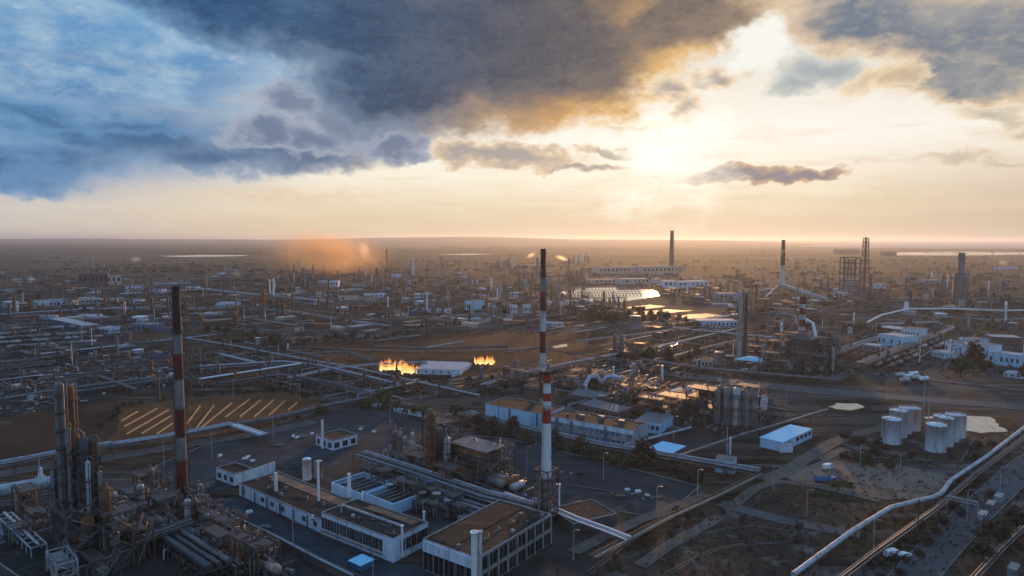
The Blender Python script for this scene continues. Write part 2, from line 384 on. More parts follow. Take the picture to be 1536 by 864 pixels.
# ------------------------------------------------------------------ sun
sl = bpy.data.lights.new('sun', 'SUN'); so = bpy.data.objects.new('sun', sl); COL.objects.link(so)
sl.energy = 2.8; sl.angle = R(3.0); sl.color = (1.0, 0.52, 0.22)
so.rotation_euler = sd.to_track_quat('Z', 'Y').to_euler(); so.location = (0, 0, 300)
# ------------------------------------------------------------------ render settings
scene.render.engine = 'CYCLES'
vs = scene.view_settings; vs.view_transform = 'Standard'; vs.look = 'None'; vs.gamma = 1.0; vs.exposure = 0.0; vs.use_curve_mapping = False
cy = scene.cycles; cy.use_denoising = True; cy.max_bounces = 6; cy.diffuse_bounces = 2; cy.glossy_bounces = 3; cy.volume_bounces = 1
cy.transparent_max_bounces = 12; cy.caustics_reflective = False; cy.caustics_refractive = False; cy.sample_clamp_indirect = 6.0
# ------------------------------------------------------------------ ground, yards, roads, water
def ground_mat():
    m, nt, b = new_mat('refinery_ground')
    p1 = pos(nt); 
    big = noise(nt, p1, 0.0045, 5, 0.6); mid = noise(nt, p1, 0.03, 7, 0.68); fin = noise(nt, p1, 0.35, 6, 0.7)
    c1 = ramp(nt, mid, [(0.28,(0.032,0.02,0.012)),(0.42,(0.06,0.037,0.024)),(0.55,(0.082,0.056,0.038)),(0.68,(0.12,0.095,0.072)),(0.8,(0.19,0.16,0.135))])
    grass = ramp(nt, fin, [(0.3,(0.03,0.032,0.014)),(0.7,(0.085,0.078,0.035))])
    k = ramp(nt, big, [(0.5,(0,0,0)),(0.64,(0.8,0.8,0.8))])
    c = mixc(nt, k, c1, grass)
    # long strips of different surfaces lying along the works' grid
    g = N(nt, 'ShaderNodeNewGeometry'); mp = N(nt, 'ShaderNodeMapping'); nt.links.new(g.outputs['Position'], mp.inputs['Vector'])
    mp.inputs['Rotation'].default_value = (0,0,R(40)); mp.inputs['Scale'].default_value = (0.004,0.02,1)
    vo = N(nt, 'ShaderNodeTexVoronoi', feature='F1'); vo.inputs['Scale'].default_value = 1.0; nt.links.new(mp.outputs[0], vo.inputs['Vector'])
    vr = N(nt, 'ShaderNodeSeparateColor'); nt.links.new(vo.outputs['Color'], vr.inputs[0])
    k2 = ramp(nt, vr.outputs[0], [(0.6,(0,0,0)),(0.66,(0.55,0.55,0.55))])
    c = mixc(nt, k2, c, (0.085,0.083,0.082,1))
    for rot_, sc_ in ((40, (0.007,0.085,1)), (-49, (0.006,0.06,1)), (40,(0.02,0.3,1))):
        m3 = N(nt, 'ShaderNodeMapping'); nt.links.new(g.outputs['Position'], m3.inputs['Vector'])
        m3.inputs['Rotation'].default_value = (0,0,R(rot_)); m3.inputs['Scale'].default_value = sc_
        ns = noise(nt, m3.outputs[0], 1.0, 6, 0.62)
        kd = ramp(nt, ns, [(0.36,(.85,.85,.85)),(0.46,(0,0,0))]); c = mixc(nt, kd, c, (0.018,0.015,0.013,1))
        kp = ramp(nt, ns, [(0.57,(0,0,0)),(0.66,(.7,.7,.7))]); c = mixc(nt, kp, c, (0.15,0.135,0.125,1))
    f2 = ramp(nt, fin, [(0.3,(0.62,0.62,0.62)),(0.72,(1.3,1.3,1.3))])
    c = mixc(nt, 1.0, c, f2, 'MULTIPLY')
    # beyond the works: steppe, olive and tan parcels
    sepp = N(nt, 'ShaderNodeSeparateXYZ'); nt.links.new(g.outputs['Position'], sepp.inputs[0])
    far = N(nt, 'ShaderNodeMapRange'); nt.links.new(sepp.outputs[1], far.inputs[0]); far.inputs[1].default_value = 1700; far.inputs[2].default_value = 2600
    mp2 = N(nt, 'ShaderNodeMapping'); nt.links.new(g.outputs['Position'], mp2.inputs['Vector']); mp2.inputs['Scale'].default_value = (0.0016,0.0011,1)
    v2 = N(nt, 'ShaderNodeTexVoronoi'); v2.inputs['Scale'].default_value = 1.0; nt.links.new(mp2.outputs[0], v2.inputs['Vector'])
    v2s = N(nt, 'ShaderNodeSeparateColor'); nt.links.new(v2.outputs['Color'], v2s.inputs[0])
    fc = ramp(nt, v2s.outputs[1], [(0,(0.055,0.058,0.03)),(0.35,(0.085,0.07,0.042)),(0.65,(0.06,0.05,0.04)),(1,(0.14,0.115,0.075))])
    m4 = N(nt, 'ShaderNodeMapping'); nt.links.new(g.outputs['Position'], m4.inputs['Vector']); m4.inputs['Scale'].default_value = (0.0022,0.006,1); m4.inputs['Rotation'].default_value = (0,0,R(8))
    fm = ramp(nt, noise(nt, m4.outputs[0], 1.0, 7, 0.7), [(0.36,(0.28,0.28,0.28)),(0.5,(.7,.7,.7)),(0.66,(1.5,1.5,1.5))])
    fc = mixc(nt, 1.0, fc, fm, 'MULTIPLY')
    c = mixc(nt, far.outputs[0], c, fc)
    nt.links.new(c, b.inputs['Base Color']); b.inputs['Roughness'].default_value = 1.0; b.inputs['Specular IOR Level'].default_value = 0.06
    bp = N(nt, 'ShaderNodeBump'); bp.inputs['Strength'].default_value = 0.6; bp.inputs['Distance'].default_value = 1.5
    nt.links.new(mid, bp.inputs['Height']); nt.links.new(bp.outputs[0], b.inputs['Normal'])
    return m
def surf_mat(name, c, stain, rough=0.9, s1=0.05, s2=0.5, spec=0.12, patch=None, slabs=0):
    m, nt, b = new_mat(name); p1 = pos(nt)
    a = noise(nt, p1, s1, 6, 0.68); f = noise(nt, p1, s2, 6, 0.7)
    col = ramp(nt, a, [(0.32,stain),(0.6,c)])
    col = mixc(nt, 1.0, col, ramp(nt, f, [(0.3,(0.72,0.72,0.72)),(0.7,(1.25,1.25,1.25))]), 'MULTIPLY')
    if slabs:
        gg = N(nt, 'ShaderNodeNewGeometry'); mq = N(nt, 'ShaderNodeMapping'); nt.links.new(gg.outputs['Position'], mq.inputs['Vector']); mq.inputs['Rotation'].default_value = (0,0,R(41))
        br = N(nt, 'ShaderNodeTexBrick'); br.inputs['Scale'].default_value = 1.0; br.inputs['Brick Width'].default_value = slabs*1.6; br.inputs['Row Height'].default_value = slabs; br.inputs['Mortar Size'].default_value = 0.12
        br.inputs['Color1'].default_value = (.8,.8,.8,1); br.inputs['Color2'].default_value = (1.2,1.2,1.2,1); br.inputs['Mortar'].default_value = (.62,.62,.62,1); nt.links.new(mq.outputs[0], br.inputs['Vector'])
        col = mixc(nt, .8, col, br.outputs['Color'], 'MULTIPLY')
        m5 = N(nt, 'ShaderNodeMapping'); nt.links.new(gg.outputs['Position'], m5.inputs['Vector']); m5.inputs['Rotation'].default_value = (0,0,R(41)); m5.inputs['Scale'].default_value = (0.02,0.35,1)
        tk = noise(nt, m5.outputs[0], 1.0, 5, .65); col = mixc(nt, ramp(nt, tk, [(.56,(0,0,0)),(.64,(.6,.6,.6))]), col, tuple(x*.45 for x in c)); col = mixc(nt, ramp(nt, tk, [(.36,(.5,.5,.5)),(.43,(0,0,0))]), col, tuple(x*1.7 for x in c))
    if patch:
        k = ramp(nt, noise(nt, p1, s1*1.7, 7, 0.68), [(0.54,(0,0,0)),(0.64,(0.8,0.8,0.8))]); col = mixc(nt, k, col, patch)
    nt.links.new(col, b.inputs['Base Color']); b.inputs['Roughness'].default_value = rough; b.inputs['Specular IOR Level'].default_value = spec
    return m
M['asphalt'] = surf_mat('yard_asphalt', (0.041,0.049,0.057), (0.021,0.026,0.031), 0.8, patch=(0.06,0.068,0.075), slabs=7.0)
M['road'] = surf_mat('road_asphalt', (0.095,0.1,0.108), (0.055,0.058,0.063), 0.75, 0.03, 0.4)
M['track'] = surf_mat('dirt_track', (0.15,0.125,0.105), (0.095,0.075,0.06), 0.95, 0.08, 0.5)
M['soil'] = surf_mat('dark_brown_soil', (0.06,0.033,0.022), (0.024,0.014,0.010), 0.95, 0.02, 0.25)
M['soil_red'] = surf_mat('reddish_brown_soil', (0.15,0.068,0.028), (0.07,0.034,0.016), 0.95, 0.06, 0.4, patch=(0.062,0.058,0.026))
M['dry'] = surf_mat('dry_grass_plot', (0.075,0.052,0.038), (0.03,0.021,0.016), 0.95, 0.045, 0.6, patch=(0.19,0.16,0.14))
M['sand'] = surf_mat('bare_sandy_plot', (0.22,0.165,0.13), (0.13,0.098,0.078), 0.95, 0.06, 0.5)
M['gravel'] = surf_mat('grey_gravel_apron', (0.058,0.052,0.048), (0.024,0.021,0.02), 0.9, 0.06, 0.8)
M['puddle_sky'] = surf_mat('sky_cream_puddle', (0.80,0.60,0.36), (0.5,0.36,0.22), 0.35, 0.1, 0.8, spec=0.8)  # wet sand puddle, cream sky reflection put into its base colour
def water_mat(name, c, rough, bump, bs):
    m, nt, b = new_mat(name); b.inputs['Base Color'].default_value = c; b.inputs['Roughness'].default_value = rough
    b.inputs['IOR'].default_value = 1.6; b.inputs['Specular IOR Level'].default_value = 1.0
    n = noise(nt, pos(nt), bs, 4, 0.6); bp = N(nt, 'ShaderNodeBump'); bp.inputs['Strength'].default_value = bump; bp.inputs['Distance'].default_value = 0.15
    nt.links.new(n, bp.inputs['Height']); nt.links.new(bp.outputs[0], b.inputs['Normal']); return m
M['water'] = water_mat('still_water', (0.03,0.035,0.035,1), 0.05, 0.12, 0.4)
M['mud'] = water_mat('wet_mud', (0.07,0.05,0.035,1), 0.62, 0.8, 0.3); M['sea'] = water_mat('grey_sea', (0.10,0.13,0.17,1), 0.75, 0.1, 0.05)
M['lake'] = water_mat('lake_water', (0.04,0.05,0.06,1), 0.12, 0.15, 0.05)

M['roof'] = surf_mat('felt_roof', (0.042,0.039,0.036), (0.022,0.021,0.02), 0.9, 0.12, 0.9, patch=(0.07,0.058,0.045), slabs=1.4)
M['roof_brown'] = surf_mat('brown_felt_roof', (0.062,0.047,0.036), (0.03,0.025,0.021), 0.9, 0.12, 0.9, patch=(0.10,0.07,0.048), slabs=1.4)
def structure(name, mb, m):
    o = mb.build(name, m); o['kind'] = 'structure'; return o
ZC = [0.0]
def sheet(name, pts, m, z, jag=0.0, world=False):
    ZC[0] += 0.004; z += ZC[0]
    ps = [Vector((*p, 0)) if world else P(*p) for p in pts]
    if jag:
        q = []; rr = random.Random(len(pts)*31 + int(ps[0].x))
        for i, a in enumerate(ps):
            b = ps[(i+1) % len(ps)]; L_ = (b-a).length; k = max(2, min(14, int(L_/jag/2)))
            for j in range(k):
                q.append(a.lerp(b, j/k) + Vector((rr.uniform(-1,1), rr.uniform(-1,1), 0))*jag*(0.5 if j else 0.2))
        ps = q
    mb = MB(); n = len(ps)
    if sum(ps[i].x*ps[(i+1)%n].y-ps[(i+1)%n].x*ps[i].y for i in range(n)) < 0: ps = ps[::-1]
    mb.add([(p.x, p.y, z) for p in ps], [tuple(range(n))])
    return structure(name, mb, m)
def ribbon(name, pts, width, m, z, kerb=0.0):
    ZC[0] += 0.004; z += ZC[0] + 0.1
    ps = [P(*p) for p in pts]; mb = MB(); vs = []
    # smooth
    qs = []
    for i in range(len(ps)-1):
        p0 = ps[max(0,i-1)]; p1 = ps[i]; p2 = ps[i+1]; p3 = ps[min(len(ps)-1,i+2)]
        for j in range(6):
            t = j/6; qs.append(0.5*((2*p1)+(p2-p0)*t+(2*p0-5*p1+4*p2-p3)*t*t+(3*p1-p0-3*p2+p3)*t**3))
    qs.append(ps[-1])
    for i, p in enumerate(qs):
        a = qs[max(0,i-1)]; b = qs[min(len(qs)-1,i+1)]; d = (b-a).normalized(); nrm = Vector((-d.y, d.x, 0))
        vs += [p+nrm*width/2, p-nrm*width/2]
    mb.add([(v.x, v.y, z) for v in vs], [(2*i,2*i+1,2*i+3,2*i+2) for i in range(len(qs)-1)])
    o = structure(name, mb, m)
    if kerb:
        kb = MB()
        for s in (0, 1):
            for i in range(len(qs)-1):
                a = vs[2*i+s]; b = vs[2*i+2+s]; d = (b-a); nn = Vector((-d.y,d.x,0)).normalized()*(0.15 if s == 0 else -0.15)
                kb.prism([(a.x,a.y),(b.x,b.y),(b.x+nn.x,b.y+nn.y),(a.x+nn.x,a.y+nn.y)], 0.0, z+kerb)
        structure('kerb', kb, M['concrete'])
    return o
g = MB(); nx, ny = 40, 40
xs = [-28000+56000*i/nx for i in range(nx+1)]; ys = [-300*(1-j/ny) + 42000*(j/ny)**2.2 for j in range(ny+1)]
g.add([(x, y, 0) for y in ys for x in xs], [(j*(nx+1)+i, j*(nx+1)+i+1, (j+1)*(nx+1)+i+1, (j+1)*(nx+1)+i) for j in range(ny) for i in range(nx)])
structure('ground', g, ground_mat())
# distant hills
hm = surf_mat('far_hills_earth', (0.10,0.085,0.065), (0.06,0.052,0.042), 1.0, 0.0006, 0.004)
hb = MB(); hx = 90; rows = [(9000,0),(11500,0.35),(14000,0.8),(17000,1.0),(21000,0.75),(27000,0.0)]
vs = []
rh = random.Random(3)
ph = [rh.uniform(0,6) for _ in range(6)]
for (y, k) in rows:
    for i in range(hx+1):
        x = (-0.95+1.9*i/hx)*y
        a = x/y
        prof = 62 + 18*math.sin(a*5+ph[0]) + 9*math.sin(a*13+ph[1]) + 5*math.sin(a*31+ph[2]) + 52*math.exp(-((a+0.07)/0.16)**2) + 10*math.exp(-((a+0.55)/0.2)**2)
        prof *= 1.0 if a < 0.3 else max(0.02, 1-(a-0.3)/0.14)
        vs.append((x, y, max(-0.5, k*prof - 0.5)))
hb.add(vs, [(j*(hx+1)+i, j*(hx+1)+i+1, (j+1)*(hx+1)+i+1, (j+1)*(hx+1)+i) for j in range(len(rows)-1) for i in range(hx)], True)
structure('hills', hb, hm)

# yards
sheet('pavement', [(215,708),(300,672),(410,640),(478,618),(552,612),(600,622),(668,645),(760,655),(900,688),(1048,728),(990,776),(905,760),(842,768),(800,790),(700,775),(640,800),(520,735),(415,700),(360,728),(300,742)], M['asphalt'], 0.02, 1.5)
sheet('pavement', [(300,748),(360,745),(480,803),(592,845),(650,850),(640,900),(480,900),(400,838),(330,778)], M['asphalt'], 0.02, 1.2)
sheet('pavement', [(0,760),(60,745),(180,735),(330,770),(520,872),(520,920),(0,920)], M['gravel'], 0.02, 1.5)
sheet('pavement', [(640,800),(830,770),(940,790),(930,850),(820,910),(640,910)], M['gravel'], 0.02, 1.2)
sheet('pavement', [(560,680),(640,650),(760,690),(800,720),(810,760),(700,770),(640,790),(520,730),(480,705)], M['gravel'], 0.04, 1.5)
sheet('field', [(150,660),(180,612),(300,597),(420,586),(470,598),(490,607),(420,625),(350,648),(270,660),(165,672)], M['soil_red'], 0.02, 2.0)
sheet('field', [(0,640),(90,600),(180,598),(175,650),(150,672),(0,706)], M['soil'], 0.02, 2.0)
sheet('field', [(440,515),(600,508),(700,500),(800,498),(900,500),(960,498),(1010,515),(940,530),(860,545),(760,556),(680,565),(560,560),(470,538)], M['soil'], 0.02, 5.0)
sheet('ground', [(1085,770),(1150,738),(1210,745),(1300,760),(1335,768),(1275,810),(1205,860),(1190,920),(860,920),(930,850),(1000,800)], M['dry'], 0.02, 2.5)
sheet('ground', [(1170,715),(1240,690),(1270,692),(1340,697),(1430,715),(1400,748),(1330,750),(1210,728)], M['sand'], 0.04, 1.5)
sheet('ground', [(1165,690),(1250,655),(1310,640),(1500,650),(1512,660),(1450,705),(1290,690)], M['dry'], 0.02, 2.0)
sheet('ground', [(1420,864),(1536,735),(1700,640),(1800,920),(1400,920)], M['dry'], 0.02, 2.0)
sheet('pavement', [(1270,552),(1340,540),(1400,530),(1560,545),(1560,566),(1400,580),(1300,572)], M['asphalt'], 0.02, 3.0)
sheet('pavement', [(1060,556),(1110,530),(1250,540),(1290,556),(1250,578),(1120,574)], M['gravel'], 0.02, 2.0)
sheet('pavement', [(860,600),(960,585),(1150,600),(1150,645),(1040,665),(940,660)], M['gravel'], 0.02, 2.0)
sheet('ground', [(0,545),(150,535),(280,548),(270,585),(180,594),(0,625)], M['gravel'], 0.02, 3.0)
sheet('ground', [(0,485),(120,482),(220,512),(160,522),(0,530)], M['gravel'], 0.02, 4.0)
# roads
ribbon('road', [(1290,960),(1385,850),(1450,782),(1500,735),(1560,684),(1700,600)], 11, M['road'], 0.05, 0.12)
ribbon('road', [(960,552),(1050,566),(1160,580),(1300,592),(1420,602),(1560,612)], 16, M['road'], 0.05, 0.12)
ribbon('road', [(-60,722),(80,698),(180,684),(300,664),(400,648),(470,632)], 8, M['road'], 0.05, 0.12)
ribbon('road', [(-60,604),(60,590),(180,572),(290,552),(430,532)], 9, M['track'], 0.05)
ribbon('road', [(-60,550),(100,530),(220,520),(300,512)], 9, M['track'], 0.05)
ribbon('road', [(470,560),(560,575),(700,568),(800,552),(900,540),(990,528)], 8, M['track'], 0.05)
ribbon('road', [(600,600),(700,588),(820,565),(1000,540)], 7, M['road'], 0.05)
ribbon('path', [(1145,722),(1180,706),(1240,670),(1275,655),(1330,640)], 7, M['track'], 0.06)
ribbon('path', [(1080,755),(1150,775),(1220,790),(1290,803)], 7, M['road'], 0.06)
ribbon('path', [(960,850),(1010,815),(1080,775),(1140,730),(1200,726),(1320,752)], 4.5, M['track'], 0.07)
ribbon('path', [(1230,690),(1290,672),(1380,690),(1450,703)], 5, M['track'], 0.06)
ribbon('path', [(1240,572),(1310,545),(1390,510),(1450,490)], 10, M['road'], 0.05)
ribbon('path', [(300,545),(420,560),(540,590),(620,608)], 6, M['track'], 0.05)
ribbon('path', [(280,470),(420,490),(560,500),(760,486),(880,496)], 8, M['track'], 0.05)
# water
sheet('water', [(838,440),(860,431),(930,431),(985,436),(990,444),(930,453),(880,451)], M['water'], 0.06, 6)
for pp_ in ([(926,462),(975,457),(1000,460),(960,464)],[(940,470),(1000,464),(1040,466),(990,471),(950,473)],[(1010,474),(1060,470),(1085,474),(1040,479)]):
    sheet('water', pp_, M['mud'], 0.06, 5)
sheet('lake', [(1318,379),(1420,377.6),(1500,378.2),(1640,379),(1640,380.5),(1470,383),(1345,383)], M['lake'], 0.3, 40)
sheet('sea', [(1210,364.5),(1800,364.5),(1800,373.5),(1400,372.8),(1200,370)], M['sea'], 0.2)
sheet('water', [(655,381.6),(700,380.6),(745,381),(700,382.8)], M['lake'], 0.2, 20)
sheet('water', [(238,384.2),(300,382.6),(378,382.8),(350,384.6),(270,385.6)], M['lake'], 0.2, 30)
for cx, cy, sx_, sy_ in ((1471,637,52,15),(1267,612,40,9)):
    sheet('ground', [(cx+sx_*math.cos(a*PI/8)*(1+.15*math.sin(a*2.3)), cy+sy_*math.sin(a*PI/8)*(1+.2*math.cos(a*1.7))) for a in range(16)], M['soil'], 0.05, 2.0)
sheet('water', [(1428,630),(1450,624),(1486,626),(1498,640),(1514,648),(1470,650),(1440,645)], M['puddle_sky'], 0.1, 2.6)
sheet('water', [(1242,611),(1254,605),(1286,606),(1297,612),(1274,616),(1254,614)], M['puddle_sky'], 0.1, 2.6)
sheet('water', [(1385,626),(1410,624),(1414,627),(1390,629)], M['puddle_sky'], 0.06, 1.0)
for pts in ([(748,478),(770,476),(776,480),(752,483)],[(690,478),(716,476),(720,480),(696,482)],[(826,520),(850,516),(852,520),(832,523)],[(1000,516),(1030,510),(1034,514),(1006,520)],[(965,526),(990,522),(992,526),(970,529)]):
    sheet('water', pts, M['water'], 0.06, 1.5)

# more tracks and roads crossing the middle and far distance
for pts, w_, mm in (([(0,452),(150,440),(300,432),(520,440)],9,'track'),([(300,442),(560,456),(720,450)],8,'road'),([(560,482),(800,472)],7,'track'),([(280,492),(520,502),(700,492)],9,'track'),([(820,500),(1000,486),(1110,478)],8,'road'),([(1100,470),(1300,466),(1536,458)],10,'track'),([(1110,500),(1250,486),(1420,462)],8,'road'),([(0,420),(260,412),(600,420),(900,416)],10,'track'),([(1030,440),(1260,425),(1536,420)],10,'track'),([(300,530),(420,520),(640,528),(830,520)],6,'track'),([(1300,560),(1440,575),(1560,590)],8,'road'),([(860,830),(940,790),(1060,742)],5,'track')):
    ribbon('road', pts, w_, M[mm], 0.05)

# shallow puddles on the yards
for px, py, a, b in ((452,655,13,2.6),(372,690,9,2.2),(930,744,9,1.8),(700,690,14,3),(990,745,6,1.4),(420,668,10,2),(870,712,8,1.6),(560,800,10,3),(400,790,9,3),(540,640,10,2)):
    sheet('water', [(px+a*math.cos(t*PI/5)*(1+.35*math.sin(t*2.1+px)), py+b*math.sin(t*PI/5)*(1+.3*math.cos(t*1.3+py))) for t in range(10)], M['water'], 0.08, .8)

# tyre tracks: pairs of worn wheel lines
for pts in ([(965,842),(1040,806),(1120,790),(1200,800)],[(1000,860),(1080,822),(1180,812),(1250,790)],[(1180,722),(1260,722),(1340,735),(1390,738)],[(700,700),(800,720),(900,735),(1000,748)],[(300,720),(380,690),(460,660),(540,640)],[(330,790),(400,800),(480,838),(540,866)],[(1330,880),(1400,822),(1470,755)],[(880,860),(960,800),(1050,752)]):
    for dx in (0, 6):
        ribbon('path', [(x+dx, y+dx*.25) for x, y in pts], .5, M['conc_dark'], -0.06)
# kerb round the main yard
def kerb_line(pts):
    ps = [P(*p) for p in pts]; kb = MB()
    for i in range(len(ps)-1):
        a, b = ps[i], ps[i+1]; d = (b-a).normalized(); nn = Vector((-d.y,d.x,0))*.14; e = d*.14
        kb.prism([(a.x-nn.x+e.x,a.y-nn.y+e.y),(b.x-nn.x,b.y-nn.y),(b.x+nn.x,b.y+nn.y),(a.x+nn.x+e.x,a.y+nn.y+e.y)], 0, .3)
    structure('kerb', kb, M['concrete'])
kerb_line([(690,652),(760,658),(900,691),(1050,730),(990,778),(905,763)])
kerb_line([(215,708),(300,671),(410,639),(478,617)])
kerb_line([(1170,716),(1240,690),(1340,697),(1430,716)])
kerb_line([(330,779),(400,840),(480,902)])
# ------------------------------------------------------------------ kits
YAW = R(-41)
def ladder(p0, p1, w, parent, m):
    mb = MB(); p0 = Vector(p0); p1 = Vector(p1); s = Vector((0, w/2, 0))
    mb.beam(p0-s, p1-s, 0.09); mb.beam(p0+s, p1+s, 0.09)
    n = int((p1-p0).length/1.2)
    for i in range(n):
        p = p0.lerp(p1, (i+.5)/n); mb.beam(p-s, p+s, 0.06)
    return mb.build('ladder', m, parent)
def platform(z, r, parent, m, n=12, out=1.0, half=False):
    mb = MB(); a0, a1 = (0, 2*PI)
    mb.lathe([(r-0.02, z), (r+out, z), (r+out, z+0.12), (r-0.02, z+0.12)], n, sm=False)
    o = mb.build('platform', m, parent)
    rl = MB()
    for h in (0.55, 1.1): rl.lathe([(r+out-.04, z+h), (r+out+.04, z+h), (r+out+.04, z+h+.07), (r+out-.04, z+h+.07), (r+out-.04, z+h)], n, sm=False)
    for i in range(n):
        t = 2*PI*i/n; rl.cyl((math.cos(t)*(r+out), math.sin(t)*(r+out), z+.1), (math.cos(t)*(r+out), math.sin(t)*(r+out), z+1.15), .05, n=4, caps=False)
    rl.build('railing', m, o)
    return o
def chimney(label, px, pyb, pyt, d0, d1, bands, plats=(), group=None, name='banded_chimney', adj=None, base=None, bandmats=None, lad=True, rings=0):
    """bands: (py, material) from the top down; diameters in photo pixels"""
    b = P(px, pyb); k = mpp(b); h = zat(px, pyt, b); r0 = d0*k/2; r1 = d1*k/2
    t = thing(name, label, 'chimney', b, 0, group, adj)
    mats = []; mb = MB(); zs = [h] + [zat(px, y, b) for y, _ in bands[1:]] + [0]
    for i, (y, m) in enumerate(bands):
        if M[m] not in mats: mats.append(M[m])
        za, zb = zs[i+1], zs[i]; ra = r0+(r1-r0)*za/h; rb = r0+(r1-r0)*zb/h
        mb.cyl((0,0,za), (0,0,zb), ra, rb, n=20, caps=(i == 0), mi=mats.index(M[m]))
    mb.build('shaft', mats, t)
    cap = MB(); cap.lathe([(r1*0.98,h-0.6),(r1*1.12,h-0.6),(r1*1.12,h+.25),(r1*0.8,h+.25),(r1*0.8,h-1.2)], 20); cap.build('rim', M['black'], t)
    for y in plats:
        z = zat(px, y, b); platform(z, r0+(r1-r0)*z/h, t, M['steel'], 14, max(0.7, r1*0.5))
    if lad: ladder((-(r0+.25)*0.7, -(r0+.25)*0.75, 1), (-(r1+.25)*0.7, -(r1+.25)*0.75, h-1), 0.6, t, M['steel'])
    if base:
        bb = MB(); bb.lathe([(r0*1.5,0),(r0*1.45,base*0.8),(r0*1.05,base),(0,base)], 16); bb.build('base', M['conc_dark'], t)
    return t
def column(label, p, h, r, m='shell', group=None, adj=None, plats=3, pipe=True, name='process_column', lad=True, rz=None, rim='steel', stack=False, skirt=True, hot=None):
    t = thing(name, label, 'column', p, rnd.uniform(0,6) if rz is None else rz, group, adj)
    mb = MB()
    sk = min(3.0, h*.1) if skirt else 0
    if stack: mb.cyl((0,0,sk), (0,0,h), r, r*0.92, n=14)
    else: mb.lathe([(r, sk),(r, h*0.55),(r*1.0, h*0.56),(r*0.92, h*0.58),(r*0.92, h-r*0.6),(r*0.75, h-r*0.25),(r*0.35, h),(0, h+.02)], 14)
    mb.build('shell', M[m], t)
    if skirt:
        s = MB(); s.cyl((0,0,0),(0,0,sk), r*1.12, r*1.0, n=14); s.build('skirt', M['conc_dark'], t)
    fl = MB()
    for i in range(1, 4): 
        z = sk+(h-sk)*i/4.2; fl.lathe([(r*1.0,z),(r*1.06,z),(r*1.06,z+.2),(r*1.0,z+.2)], 14)
    fl.build('flange', M[rim], t)
    for i in range(plats):
        z = h*(0.3+0.68*(i+.5)/max(1,plats)) if plats > 1 else h*0.85
        platform(z, r, t, M[rim], 10, 0.9)
    if pipe:
        pp = MB(); q = r+0.45
        pp.tube([(q,0,h*rnd.uniform(.02,.1)),(q,0,h+0.4),(q*0.6,0,h+1.2),(0,0,h+1.1),(0,0,h-0.2)], max(.16, r*0.16), 6)
        pp.build('overhead_pipe', M['dull_pipe'], t)
        if h > 20:
            pp = MB(); q = r+0.4; pp.tube([(-q*.5,q*.9,0.5),(-q*.5,q*.9,h*.75),(0,r*.6,h*.75+.3)], max(.13, r*0.12), 6); pp.build('side_pipe', M['dark_pipe'], t)
    if lad: ladder((0,-(r+.3),0.5),(0,-(r+.3),h-.5), .6, t, M[rim])
    return t
def tank(label, p, r, h, m='tank_white', group=None, adj=None, detail=True, dome=0.12, name='storage_tank'):
    t = thing(name, label, 'tank', p, rnd.uniform(0, 6), group, adj)
    mb = MB(); mb.lathe([(r,0.15),(r,h),(r*1.02,h),(r*1.02,h+.12)], 20); mb.build('shell', M[m], t)
    b = MB(); b.cyl((0,0,0),(0,0,.15), r*1.06, n=20); b.build('foundation', M['concrete'], t)
    ro = MB(); ro.lathe([(r*1.02,h+.12),(r*.7,h+.12+dome*r*.55),(r*.25,h+.12+dome*r),(0,h+.12+dome*r*1.05)], 20); ro.build('roof', M[m], t)
    if detail:
        rl = MB()
        for z in (.5,1.0): rl.lathe([(r*.99,h+z),(r*1.01,h+z),(r*1.01,h+z+.06),(r*.99,h+z+.06),(r*.99,h+z)], 20, sm=False)
        for i in range(16):
            a = 2*PI*i/16; rl.cyl((r*math.cos(a),r*math.sin(a),h+.1),(r*math.cos(a),r*math.sin(a),h+1.06),.04,n=4,caps=False)
        rl.build('railing', M['galv'], t)
        st = MB(); n = 14
        for i in range(n):
            a = i*.11; st.cb(((r+.4)*math.cos(a),(r+.4)*math.sin(a),h*(i+.6)/n),.8,.7,.1,a)
        st.build('stair', M['galv'], t)
        v = MB(); v.cyl((0,0,h),(0,0,h+dome*r+1.1),.3,n=8); v.cyl((r*.5,0,h),(r*.5,0,h+dome*r+.6),.2,n=8); v.build('vent', M['galv'], t)
    return t
def vessel(label, p, l, r, rz, m='shell_pale', z=2.0, group=None, adj=None, name='horizontal_vessel'):
    t = thing(name, label, 'vessel', p, rz, group, adj)
    mb = MB(); n = 14
    vs = []
    prof = [(0.0,-l/2-r*.5),(r*.6,-l/2-r*.38),(r*.92,-l/2-r*.15),(r,-l/2),(r,l/2),(r*.92,l/2+r*.15),(r*.6,l/2+r*.38),(0.0,l/2+r*.5)]
    for rr, x in prof:
        for i in range(n):
            a = 2*PI*i/n; vs.append((x, rr*math.cos(a), z+r+rr*math.sin(a)))
    mb.add(vs, [(k*n+i,(k+1)*n+i,(k+1)*n+(i+1)%n,k*n+(i+1)%n) for k in range(len(prof)-1) for i in range(n)], True)
    mb.build('shell', M[m], t)
    for s in (-1,1):
        sd_ = MB(); sd_.box(s*l*.32-.3,-r*.8,0,s*l*.32+.3,r*.8,z+r*.45); sd_.build('saddle', M['conc_dark'], t)
    nz = MB(); nz.cyl((l*.1,0,z+r*1.9),(l*.1,0,z+2*r+.9),.28,n=8); nz.cyl((-l*.25,0,z+r*1.9),(-l*.25,0,z+2*r+.6),.2,n=8); nz.build('nozzle', M['dull_pipe'], t)
    return t
